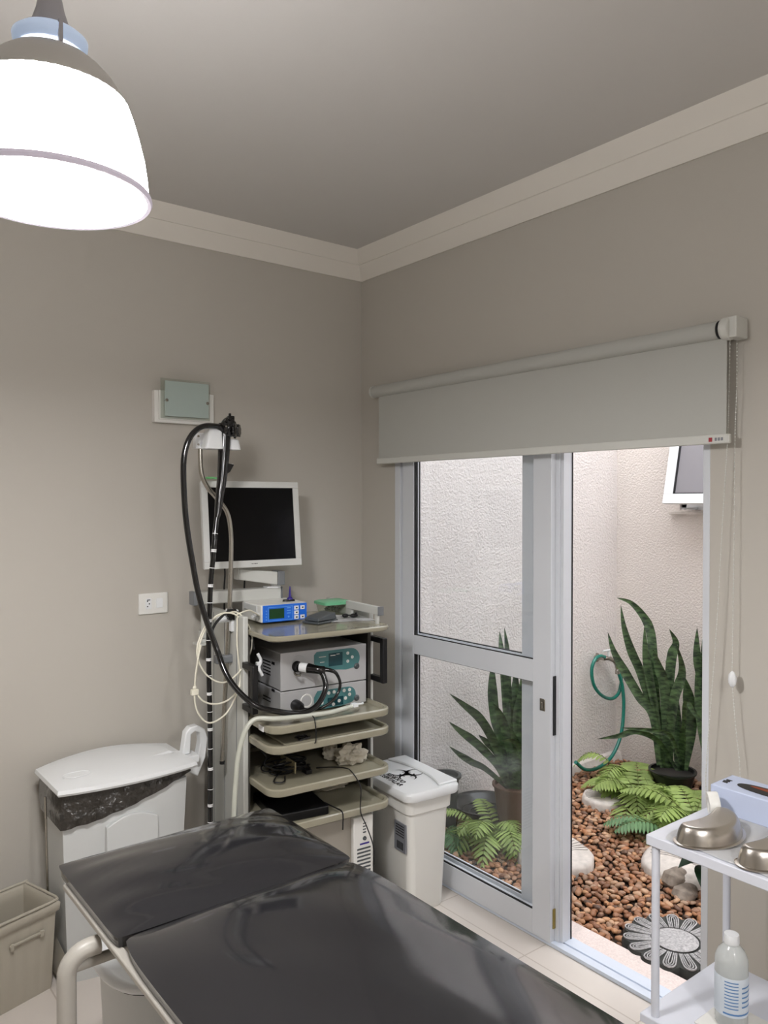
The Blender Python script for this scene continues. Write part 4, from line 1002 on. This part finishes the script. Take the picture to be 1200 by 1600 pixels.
def kidney(c, rz, label):
    fr = Frame(c, rz); t = thing('kidney_dish', (0, 0, 0), label, 'dish', fr, 'steel kidney dishes upturned on the trolley')
    def ring(z, dl, n=64):
        out = []
        for q in range(n):
            a = 2*pi*q/n; sa = sin(a)
            x = (.108+dl)*cos(a); y = (.052+dl if sa > 0 else .034+dl*.8)*math.copysign(abs(sa)**.85, sa)
            bend = x/.108*.86; rr = .122+y
            out.append(Vector((rr*sin(bend), rr*cos(bend)-.122+.012, z)))
        return out
    b = B()
    loft(b, [ring(z, dl) for z, dl in ((.0, .0055), (.0012, .0075), (.0035, .0075), (.0045, .0045), (.005, .001), (.012, -.001), (.026, -.005), (.036, -.0095), (.0405, -.013), (.042, -.017), (.0421, -.022))])
    part('dish', b, 'steel', t, ang=50)
    return t
kidney((-.424, -1.955, .791), radians(180), 'upturned steel kidney dish nearest the door, beside the tape')
kidney((-.420, -2.100, .791), radians(180), 'upturned steel kidney dish at the very right edge of the photo')
gb = thing('glove_box', (-.215, -2.0, .789), 'pale blue cardboard glove box with oval slot, on the trolley against the wall', 'box')
b = B(); box(b, -.275, -.165, -2.10, -1.872, .790, .856); part('carton', b, 'boxcard', gb, bevel=.003)
b = B(); loft(b, [dshape(-.222, -1.997, .026, .080, .8565, 2.2), dshape(-.222, -1.997, .026, .080, .8572, 2.2)]); sl = part('slot', b, 'ink', gb)
b = B(); loft(b, [dshape(-.212, -2.0, .009, .055, .8574, 2.0), dshape(-.212, -2.0, .007, .050, .8582, 2.0)]); part('glove_inside', b, 'orange', sl)
b = B()
for k in range(5): box(b, -.238+.006*k, -.234+.006*k, -1.897+.002*(k % 2), -1.884+.002*(k % 3), .8562, .8568)
part('printed_mark', b, 'ink', gb)
b = B()
mt = Matrix.Translation((-.318, -1.905, .822)) @ Matrix.Rotation(radians(-50), 4, 'Z') @ Matrix.Rotation(radians(84), 4, 'Y')
prf = [(.018, -.0125), (.031, -.0125), (.032, -.010), (.032, .010), (.031, .0125), (.018, .0125), (.018, -.0125)]
rg = [[mt @ Vector((r*cos(2*pi*k/28), r*sin(2*pi*k/28), z)) for k in range(28)] for r, z in prf]; loft(b, rg, False, False)
solo('tape_roll', b, 'offwhite', (-.318, -1.905, .791), 'roll of white tape standing on edge against the glove box', 'tape')
bo = thing('bottle', (-.405, -2.0, .358), 'translucent plastic bottle with blue and white label on the lower trolley shelf', 'bottle')
bx, by = -.405, -2.0
b = B(); lathe(b, [(.033, 0), (.0365, .004), (.0365, .146), (.0350, .156), (.029, .170), (.018, .182), (.015, .186), (.015, .190)], (bx, by, .362), 32, cap0=True, cap1=True)
part('bottle_body', b, 'bottle', bo, ang=60)
b = B(); lathe(b, [(.0170, 0), (.0175, .002), (.0165, .020), (.0160, .021)], (bx, by, .549), 24, cap0=True, cap1=True); part('cap', b, 'white', bo)
b = B(); lathe(b, [(.0367, .030), (.0371, .031), (.0371, .118), (.0367, .119)], (bx, by, .362), 32); lb = part('label', b, mat('pale label', (206, 214, 222), .5), bo)
b = B()
def band(z0, z1, a0, a1, r=.0374, n=14):
    va = []; vb = []
    for k in range(n+1):
        a = radians(a0+(a1-a0)*k/n); va.append(b.verts.new((bx+r*cos(a), by+r*sin(a), .362+z0))); vb.append(b.verts.new((bx+r*cos(a), by+r*sin(a), .362+z1)))
    for k in range(n): b.faces.new((va[k], va[k+1], vb[k+1], vb[k]))
band(.036, .040, 180, 360)
for k in range(9): band(.050+.0075*k, .0525+.0075*k, 185, 232)
for k in range(5): band(.054+.011*k, .0575+.011*k, 245, 300)
part('label_print', b, mat('blue label print', (84, 128, 178), .5), lb)
b = B(); box(b, -.470, -.335, -2.065, -1.945, .3565, .3605); solo('bottle_mat', b, 'offwhite', (-.4, -2.0, .3565), 'thin white square mat beneath the plastic bottle', 'mat', bevel=.001)


# ------------------------------------------------------------ courtyard things
def leaf_blade(bm, pts, w, twist=0.0, side=None, fold=.22, n=7, tip=.75, basew=.55):
    P = smooth_path(pts, n); m_ = len(P); prev = None
    view = (Vector((-2.17, -2.935, .6))-P[m_//2]); view.z = 0; view.normalize()
    view = Matrix.Rotation(twist, 3, 'Z') @ view
    for i, p in enumerate(P):
        s = i/(m_-1)                                  # 0 = tip, 1 = base
        t = (P[min(i+1, m_-1)]-P[max(i-1, 0)]).normalized()
        sd = t.cross(view).normalized(); nn = sd.cross(t).normalized()
        ww = w*min(1, (s/.35)**tip if s > 0 else 0)*(1 if s < .6 else 1-(1-basew)*(s-.6)/.4)
        ww = max(ww, .0012)
        a = bm.verts.new(p+sd*ww*.5); c = bm.verts.new(p-nn*ww*fold); d = bm.verts.new(p-sd*ww*.5); e = bm.verts.new(p-nn*(ww*fold+.003))
        cur = (a, c, d, e)
        if prev:
            for k in range(4): bm.faces.new((prev[k], prev[(k+1) % 4], cur[(k+1) % 4], cur[k]))
        prev = cur
def pot(bm, c, r0, r1, h, lip=.008, wall=.008):
    lathe(bm, [(r0, 0), (r1, h-lip*1.5), (r1+lip, h-lip), (r1+lip, h), (r1-wall+lip*.4, h), (r1-wall, h-.02), (r1-wall-.004, h-.022)], c, 36, cap0=True, cap1=True)
RL = [
[[1.65, -.221, 1.027], [1.689, -.288, 1.001], [1.72, -.35, .926], [1.723, -.39, .851], [1.708, -.417, .734], [1.692, -.444, .527], [1.681, -.476, .323], [1.67, -.507, .122]],
[[1.599, -.283, .994], [1.595, -.308, .875], [1.607, -.345, .75], [1.628, -.389, .64], [1.638, -.424, .532], [1.657, -.467, .361], [1.67, -.507, .129]],
[[1.523, -.252, .846], [1.534, -.288, .736], [1.572, -.345, .612], [1.61, -.402, .496], [1.646, -.458, .396], [1.654, -.494, .136]],
[[1.641, -.407, .89], [1.634, -.42, .744], [1.639, -.442, .605], [1.651, -.471, .433], [1.67, -.507, .129]],
[[1.632, -.466, .772], [1.653, -.484, .681], [1.68, -.507, .569], [1.684, -.513, .401], [1.681, -.516, .122]],
[[1.704, -.521, .88], [1.731, -.543, .807], [1.714, -.531, .737], [1.702, -.524, .611], [1.687, -.515, .401], [1.69, -.522, .122]],
[[1.664, -.592, .808], [1.703, -.599, .659], [1.687, -.564, .516], [1.687, -.542, .337], [1.701, -.531, .122]],
[[1.768, -.575, .618], [1.785, -.588, .506], [1.79, -.60, .331], [1.76, -.58, .108]],
[[1.677, -.762, .403], [1.672, -.693, .456], [1.681, -.636, .504], [1.715, -.602, .346], [1.747, -.568, .108]],
[[1.784, -.528, .388], [1.755, -.539, .254], [1.731, -.555, .108]],
[[1.669, -.629, .401], [1.709, -.598, .277], [1.753, -.572, .108]],
[[1.776, -.453, .689], [1.778, -.5, .525], [1.769, -.538, .322], [1.736, -.559, .108]],
[[1.223, -.407, .34], [1.352, -.444, .341], [1.475, -.477, .35], [1.611, -.521, .277], [1.72, -.555, .12]],
[[1.32, -.482, .4], [1.496, -.557, .368], [1.615, -.587, .32], [1.735, -.58, .14]]]
RW = [.050, .052, .050, .050, .055, .052, .055, .062, .03, .04, .04, .045, .032, .026]
sp = thing('snake_plant', (1.71, -.54, -.02), 'tall snake plant in black pot in the courtyard corner, right of the hose', 'plant')
b = B()
for l, w in zip(RL, RW): leaf_blade(b, l, w, twist=random.uniform(-.5, .5))
part('leaves', b, 'snake', sp, ang=50)
b = B(); pot(b, (1.71, -.54, -.032), .085, .118, .145); part('pot', b, 'pot_black', sp)
R2 = [
[[1.847, -.60, .883], [1.831, -.61, .744], [1.841, -.63, .605], [1.84, -.65, .398], [1.83, -.69, .03]],
[[1.94, -.60, .903], [1.906, -.62, .808], [1.876, -.64, .671], [1.855, -.66, .465], [1.84, -.70, .03]],
[[1.96, -.64, .817], [1.919, -.66, .667], [1.875, -.68, .463], [1.85, -.71, .03]],
[[1.78, -.63, .64], [1.79, -.65, .454], [1.81, -.67, .272], [1.82, -.70, .03]],
[[1.90, -.75, .72], [1.87, -.74, .50], [1.85, -.72, .03]], [[1.80, -.78, .60], [1.83, -.75, .40], [1.84, -.72, .03]], [[1.93, -.82, .78], [1.89, -.78, .45], [1.86, -.74, .03]]]
sp2 = thing('snake_plant', (1.84, -.71, -.03), 'snake plant growing from the ground against the far wall, cut by the door edge', 'plant')
b = B()
for l in R2: leaf_blade(b, l, .055, twist=random.uniform(-.4, .4))
part('leaves', b, 'snake', sp2, ang=50)
b = B(); ball(b, (1.84, -.71, -.02), .07, 1, 1, .5); part('root_clump', b, 'soil', sp2)
LL = [
[[.723, -.22, .947], [.712, -.247, .851], [.692, -.266, .746], [.68, -.293, .532], [.668, -.319, .376], [.656, -.345, .19]],
[[.74, -.171, .922], [.713, -.208, .845], [.688, -.247, .743], [.666, -.291, .479], [.647, -.339, .19]],
[[.654, -.207, .785], [.637, -.22, .712], [.624, -.237, .612], [.619, -.261, .508], [.625, -.293, .405], [.639, -.332, .19]],
[[.744, -.277, .78], [.715, -.3, .638], [.678, -.316, .483], [.656, -.345, .19]],
[[.725, -.328, .719], [.713, -.335, .618], [.69, -.335, .512], [.692, -.355, .38], [.673, -.359, .19]],
[[.281, -.297, .698], [.36, -.31, .636], [.445, -.327, .563], [.523, -.339, .446], [.584, -.339, .316], [.639, -.332, .19]],
[[.291, -.282, .564], [.354, -.287, .513], [.424, -.297, .46], [.499, -.311, .391], [.57, -.323, .31], [.638, -.332, .19]],
[[.312, -.262, .442], [.375, -.265, .393], [.446, -.274, .344], [.523, -.288, .299], [.638, -.332, .19]],
[[.453, -.309, .481], [.511, -.313, .432], [.573, -.32, .362], [.639, -.332, .19]],
[[.544, -.314, .618], [.576, -.324, .567], [.605, -.333, .494], [.635, -.342, .361], [.656, -.345, .19]],
[[.567, -.398, .521], [.616, -.395, .432], [.649, -.38, .341], [.668, -.355, .19]],
[[.762, -.356, .752], [.739, -.362, .592], [.708, -.362, .379], [.681, -.365, .19]],
[[.464, -.445, .483], [.566, -.441, .457], [.645, -.419, .352], [.685, -.369, .19]],
[[.80, -.30, .62], [.77, -.32, .45], [.72, -.34, .3], [.69, -.35, .19]], [[.60, -.40, .42], [.63, -.39, .33], [.66, -.36, .19]]]
LW = [.040, .036, .050, .048, .046, .044, .040, .036, .034, .040, .040, .046, .04, .05, .05]
sp3 = thing('snake_plant', (.67, -.345, -.03), 'snake plant with spreading leaves in a brown pot, seen through the glass door', 'plant')
b = B()
for l, w in zip(LL, LW): leaf_blade(b, l, w, twist=random.uniform(-.4, .4))
part('leaves', b, 'snake', sp3, ang=50)
b = B(); pot(b, (.67, -.345, -.032), .075, .105, .245); part('pot', b, 'pot_brown', sp3)

def frond(bm, base, az, L, lift, droop, pw=.013, pl=.065, n=15, roll=0, st=None):
    base = Vector(base); d = Vector((cos(az), sin(az), 0)); side = Vector((-sin(az), cos(az), 0))
    P = []
    for k in range(n+1):
        t = k/n; P.append(base+d*L*t*(1-.15*t)+Vector((0, 0, lift*t-droop*t*t)))
    tube(st if st is not None else bm, P, lambda t: .0022-.0015*t, 5, 0)
    for k in range(2, n+1):
        t = k/n; p = P[k]; tt = (P[k]-P[k-1]).normalized(); up = tt.cross(side).normalized()*-1
        if up.z < 0: up = -up
        ln = pl*(1-(abs(t-.42)/.62)**2.2) if t < 1.01 else 0
        ln = max(ln, .012)
        for s in (-1, 1):
            dr = (side*s*.93+tt*.42-Vector((0, 0, .12+.2*random.random()))+up*roll*s).normalized()
            wd = tt*pw*.5
            q0 = p; q1 = p+dr*ln*.35; q2 = p+dr*ln*.75-Vector((0, 0, .004)); q3 = p+dr*ln-Vector((0, 0, .010))
            a0 = bm.verts.new(q0-wd*.5); a1 = bm.verts.new(q1-wd+Vector((0, 0, .0012))); a2 = bm.verts.new(q2-wd*.75); a3 = bm.verts.new(q3)
            c1 = bm.verts.new(q1-up*.002); c2 = bm.verts.new(q2-up*.0015)
            b0 = bm.verts.new(q0+wd*.5); b1 = bm.verts.new(q1+wd+Vector((0, 0, .0012))); b2 = bm.verts.new(q2+wd*.75)
            for f in ((a0, a1, c1), (a0, c1, b0), (b0, c1, b1), (a1, a2, c2, c1), (c1, c2, b2, b1), (a2, a3, c2), (c2, a3, b2)): bm.faces.new(f)
def fern(c, specs, label, m='fern'):
    t = thing('fern', c, label, 'plant'); b = B(); st = B()
    for (az, L, lift, droop, pl) in specs: frond(b, (c[0]+random.uniform(-.03, .03), c[1]+random.uniform(-.03, .03), c[2]), radians(az), L, lift, droop, pl=pl, pw=pl*.22, st=st)
    fo = part('fronds', b, m, t, ang=60); part('stalks', st, 'rachis', t)
    return t
rf = random.Random(5)
def specs(n, a0, a1, L, lift, pl): return [(a0+(a1-a0)*(k+rf.uniform(-.3, .3))/max(1, n-1), L*rf.uniform(.75, 1.15), lift*rf.uniform(.7, 1.2), lift*rf.uniform(.75, 1.3), pl*rf.uniform(.85, 1.15)) for k in range(n)]
fern((1.45, -.48, .0), specs(16, 60, 400, .38, .32, .10), 'light green fern in front of the black pot, reaching toward the hose')
fern((1.42, -.84, .0), specs(18, 70, 410, .38, .30, .10), 'light green fern at the right of the courtyard, beside the trolley corner')
fern((1.22, -.86, .0), specs(10, 110, 300, .30, .20, .085), 'low darker green fern spilling over the pale carved stepping stone', 'fernblue')
fern((1.66, -.30, -.0), specs(7, 60, 240, .28, .42, .07), 'thin upright fern between the snake plant and the hose')
fern((.52, -.33, .0), [(215, .34, .34, .34, .095), (205, .30, .40, .30, .085), (240, .32, .36, .32, .09), (250, .36, .26, .30, .085), (190, .36, .26, .30, .080), (165, .32, .20, .22, .07), (275, .30, .22, .24, .075), (230, .22, .16, .2, .06), (140, .25, .3, .2, .06), (225, .26, .22, .2, .09), (260, .24, .34, .24, .08), (180, .28, .34, .26, .085), (70, .25, .30, .2, .06), (300, .22, .2, .22, .06)], 'light green fern right behind the glass door, in front of the black bowl')
fern((.30, -.20, .0), [(200, .16, .20, .2, .06), (250, .22, .2, .22, .065), (290, .24, .2, .24, .065), (330, .2, .16, .18, .06), (160, .15, .2, .16, .055)], 'small light green fern behind the white waste bin, outside the glass', 'fernblue')

# broad leaved dark plant
bp = thing('broad_leaf_plant', (.86, -1.24, 0), 'low plant with broad dark green leaves at the right of the pebble bed', 'plant')
b = B()
def bleaf(base, az, L, wd, lift, droop):
    d = Vector((cos(az), sin(az), 0)); s = Vector((-sin(az), cos(az), 0)); n = 9; prev = None
    for k in range(n+1):
        t = k/n; p = Vector(base)+d*L*t+Vector((0, 0, lift*t-droop*t*t)); w = wd*sin(pi*min(1, t**.75))*.5+.001
        cur = [b.verts.new(p-s*w+Vector((0, 0, .012*w/wd*2))), b.verts.new(p), b.verts.new(p+s*w+Vector((0, 0, .012*w/wd*2)))]
        if prev:
            for q in range(2): b.faces.new((prev[q], prev[q+1], cur[q+1], cur[q]))
        prev = cur
for (az, L, wd, li, dr, h) in ((200, .17, .10, .03, .06, .08), (250, .18, .10, .02, .07, .05), (160, .16, .09, .05, .07, .12), (225, .20, .05, .12, .10, .16), (300, .15, .09, .03, .05, .09), (120, .15, .05, .12, .08, .18), (185, .24, .035, .10, .12, .20)):
    bleaf((.86, -1.24, h), radians(az), L, wd, li, dr)
bmesh.ops.solidify(b, geom=b.faces[:], thickness=.0012)
part('leaves', b, 'leafdark', bp, ang=60)
b = B()
for k in range(7): tube(b, [(.86, -1.24, -.02), (.86+.02*cos(k), -1.24+.02*sin(k), .08+.015*k)], .003, 6, 0)
part('stems', b, 'rachis', bp)

# pots
pt = thing('planter', (.46, -.10, -.03), 'tall dark grey planter outside against the wall, behind the white waste bin', 'pot')
b = B(); pot(b, (.46, -.075, -.032), .050, .066, .262, .012); part('pot', b, 'pot_grey', pt)
b = B(); lathe(b, [(.06, 0), (.10, .02), (.155, .075), (.168, .085), (.168, .095), (.158, .095), (.145, .085), (.10, .045), (.09, .042), (.05, .032), (.001, .030)], (.66, -.145, -.032), 44, cap0=True)
for rr in (.11, .075, .045): tube(b, [(.66+rr*cos(a), -.145+rr*sin(a), -.032+.036+(rr-.045)*.30) for a in [2*pi*k/32 for k in range(32)]], .003, 6, 0, closed=True)
solo('black_bowl', b, 'pot_black', (.66, -.145, -.03), 'shallow glossy black bowl on the ground, seen through the glass above the fern', 'bowl', ang=50)

# tap and hose
tp_ = thing('wall_tap', (1.83, CY, .62), 'chrome garden tap on the courtyard side wall', 'tap')
b = B(); lathe(b, [(.028, 0), (.026, -.006), (.012, -.010), (.011, -.06)], (1.80, CY, .628), 20, axis='Y', cap0=True, cap1=True); tube(b, [(1.80, -.02, .628), (1.83, -.035, .628), (1.87, -.045, .610), (1.895, -.045, .585), (1.905, -.045, .560)], .013, 12, 5); part('spout', b, 'chrome', tp_)
b = B(); tube(b, [(1.83, -.035, .63), (1.83, -.035, .672)], .007, 10, 0); tube(b, [(1.775, -.035, .678), (1.885, -.035, .676)], .007, 10, 0); part('tap_handle', b, 'white', tp_)
b = B(); lathe(b, [(.015, 0), (.015, .022), (.012, .03)], (1.908, -.045, .525), 14, cap0=True, cap1=True); part('hose_clip', b, 'chrome', tp_)
b = B(); tube(b, [(1.800, -.03, .640), (1.745, -.035, .652), (1.700, -.035, .638), (1.668, -.035, .584), (1.685, -.035, .493), (1.759, -.035, .417), (1.860, -.035, .378), (1.940, -.03, .40), (1.966, -.03, .467), (1.945, -.04, .52), (1.915, -.045, .54)], .0105, 12, 8)
tube(b, [(1.912, -.05, .53), (1.938, -.06, .436), (1.935, -.07, .304), (1.885, -.085, .16), (1.775, -.10, .060), (1.64, -.105, .022), (1.50, -.12, .045), (1.40, -.13, .11)], .0105, 12, 8)
hs = solo('garden_hose', b, 'hose_green', (1.8, -.05, .02), 'teal green garden hose coiled on the tap and hanging to the ground', 'hose', ang=70)

# stepping stones
def flower_stone(c, r, np_, label, m1, m2, rot=0.0, petal=.46, th=.05):
    t = thing('stepping_stone', (c[0], c[1], -.03), label, 'stone')
    b = B(); z0 = -.03
    pts = []
    for k in range(np_*8):
        a = 2*pi*k/(np_*8)+rot; q = r*(1-.09*(1-abs(sin(a*np_/2-rot*np_/2)))**1.5); pts.append((c[0]+q*cos(a), c[1]+q*sin(a)))
    loft(b, [[(x, y, z0) for x, y in pts], [(x, y, z0+th*.75) for x, y in pts], [(c[0]+(x-c[0])*.96, c[1]+(y-c[1])*.96, z0+th) for x, y in pts]])
    part('slab', b, m1, t, ang=50)
    for k in range(np_):
        a = 2*pi*(k+.5)/np_+rot
        b = B(); d = Vector((cos(a), sin(a), 0)); s = Vector((-sin(a), cos(a), 0)); hw = pi*r/np_*.80
        # raised loops outlining every petal
        for sc_ in (1.0, .62, .26):
            P = []
            for q in range(9):
                tq = q/8; rad = r*petal+(r*.96-r*petal)*sin(pi*tq)**.55*(1 if sc_ == 1 else (.90 if sc_ > .5 else .80)); off = hw*sc_*cos(pi*tq)*(.45+.55*sin(pi*tq))
                P.append(Vector((c[0], c[1], z0+th+.003))+d*rad+s*off)
            tube(b, P, .0030 if sc_ == 1 else .0024, 6, 3)
        part('petal', b, m2, t, ang=60)
    b = B(); lathe(b, [(r*petal*.86, 0), (r*petal*.9, .006), (r*petal*.7, .012), (.001, .014)], (c[0], c[1], z0+th), 30, cap0=True); part('centre', b, 'stonegrey', t, label='pale grainy centre', ang=60)
    return t
flower_stone((.352, -1.395), .185, 15, 'round daisy carved stepping stone with dark grooves, nearest the door sill', 'carved', 'stonegrey')
def shell_stone(c, r, label, seed, m='cement', lines=14, vein=True):
    t = thing('stepping_stone', (c[0], c[1], -.03), label, 'stone'); rn = random.Random(seed); b = B(); pts = []
    ph = [rn.uniform(0, 6) for _ in range(4)]
    for k in range(48):
        a = 2*pi*k/48; q = r*(1+.05*sin(2*a+ph[0])+.04*sin(3*a+ph[1])+.02*sin(7*a+ph[2])); pts.append((q*cos(a), q*sin(a)))
    loft(b, [[(c[0]+x, c[1]+y, -.03) for x, y in pts], [(c[0]+x, c[1]+y, .010) for x, y in pts], [(c[0]+x*.93, c[1]+y*.93, .024) for x, y in pts], [(c[0]+x*.5, c[1]+y*.5, .028) for x, y in pts]])
    part('slab', b, m, t, ang=60)
    b = B()
    for k in range(lines):
        a = radians(-70+140*k/(lines-1))+ph[3]
        tube(b, [(c[0]-r*.55*cos(ph[3]), c[1]-r*.55*sin(ph[3]), .0285), (c[0]-r*.1*cos(ph[3])+r*.4*cos(a), c[1]-r*.1*sin(ph[3])+r*.4*sin(a), .0290), (c[0]+r*.86*cos(a)*.98, c[1]+r*.86*sin(a)*.98, .0262)], .0022, 5, 3)
    part('leaf_veins', b, mat('worn grey relief', (168, 162, 156), .9) if 'worn grey relief' not in bpy.data.materials else bpy.data.materials['worn grey relief'], t)
    return t
shell_stone((.585, -.655), .175, 'round pale leaf patterned stepping stone half behind the door stile', 2)
shell_stone((1.0, -1.10), .23, 'large pale carved stepping stone behind the trolley leg', 4, lines=18)
shell_stone((1.30, -.40), .12, 'pale stepping stone partly under the light green ferns', 6)
for (c, s, lb_) in (((.74, -1.20, -.005), (.06, .045, .03), 'rounded pale garden rock beside the broad leaved plant'), ((.80, -1.12, .0), (.06, .05, .045), 'brown speckled garden rock behind the pale rock')):
    rn = random.Random(int(c[0]*100)); b = B(); ball(b, (0, 0, 0), 1, sub=3)
    for v in b.verts:
        d = v.co.copy(); q = 1+.10*sin(d.x*3+d.y*4)+.06*sin(d.z*6+d.x*5); v.co = Vector((d.x*s[0]*q, d.y*s[1]*q, d.z*s[2]*q))+Vector(c)
    solo('garden_rock', b, 'rock', (c[0], c[1], -.03), lb_, 'rock')

# ------------------------------------------------------------ river pebbles
def cam_px(p):
    d = Vector(p)-CAMP; F = Vector((sin(YAW)*cos(PITCH), cos(YAW)*cos(PITCH), -sin(PITCH))); Rt = Vector((cos(YAW), -sin(YAW), 0)); U = Rt.cross(F)
    z = d.dot(F); return 600+1230*d.dot(Rt)/z, 800-1230*d.dot(U)/z, z
pr = random.Random(42)
variants = []
for k in range(7):
    b = B(); ball(b, (0, 0, 0), 1, sub=2)
    ph = [pr.uniform(0, 6) for _ in range(3)]
    for v in b.verts:
        d = v.co.copy(); q = 1+.10*sin(2.3*d.x+ph[0])+.10*sin(2.9*d.y+ph[1]); v.co = Vector((d.x*q*1.0, d.y*q*.76, d.z*.50*q))
    variants.append(mesh_of('pebble', b, 'pebble', Vector((0, 0, 0))))
stones = [((.352, -1.395), .185), ((.585, -.655), .17), ((1.0, -1.10), .225), ((1.30, -.40), .11), ((.67, -.345), .085), ((.66, -.145), .07), ((.46, -.075), .055), ((1.71, -.54), .09)]
peb = []
sp_ = .0255
ny = int(2.15/sp_)
for i in range(int((CX-.21)/sp_)+1):
    for j in range(ny):
        x = .200+(i+pr.uniform(-.45, .45))*sp_; y = -2.15+(j+pr.uniform(-.45, .45))*sp_+(.5*sp_ if i % 2 else 0)
        if y > CY-.02 or x < .203 or x > CX-.012: continue
        if any((x-c[0])**2+(y-c[1])**2 < r*r for c, r in stones): continue
        u_, v_, d_ = cam_px((x, y, -.01))
        if d_ < .5 or v_ > 1640 or u_ > 1150: continue
        s = pr.uniform(.0125, .0205); z = -.030+s*.45+pr.uniform(0, .012)
        peb.append((x, y, z, s, pr.uniform(0, 6.28), pr.uniform(-.5, .5), pr.uniform(-.4, .4), u_, v_, d_, pr.randrange(7)))
def in_view(p):
    u_, v_ = p[7], p[8]
    if not (874 < u_ < 1103 and v_ < 1585): return False
    if 1008 < u_ < 1026: return False
    if u_ > 1015 and v_ < 1320+.385*(u_-1015)+6 and v_ > 1290-.49*(u_-1015): return False
    if v_ > 1568-.67*(u_-1010): return False
    if u_ > 1060 and 1330 < v_ < 1430: return False
    return True
vis = sorted([p for p in peb if in_view(p)], key=lambda p: p[9]/p[3])
single = set(id(p) for p in vis[:300])
for p in vis[:300]:
    o = bpy.data.objects.new('pebble', variants[p[10]]); COL.objects.link(o)
    o.location = (p[0], p[1], p[2]+.002); o.rotation_euler = (p[5], p[6], p[4]); o.scale = (p[3],)*3
    tag(o, 'smooth brown river pebble in the bed just outside the open door', 'pebble', 'river pebbles nearest the open door')
V = []; Fc = []
for p in peb:
    if id(p) in single: continue
    me = variants[p[10]]; mt = Matrix.Translation(p[:3]) @ (Matrix.Rotation(p[4], 4, 'Z') @ Matrix.Rotation(p[6], 4, 'Y') @ Matrix.Rotation(p[5], 4, 'X')) @ Matrix.Scale(p[3], 4)
    o_ = len(V); V += [tuple(mt @ v.co) for v in me.vertices]; Fc += [tuple(i+o_ for i in f.vertices) for f in me.polygons]
me = bpy.data.meshes.new('pebble_bed'); me.from_pydata(V, [], Fc); me.materials.append(M['pebble']); me.shade_smooth()
o = bpy.data.objects.new('pebble_bed', me); COL.objects.link(o); tag(o, 'bed of brown river pebbles covering the courtyard ground', 'pebbles', kind='stuff')
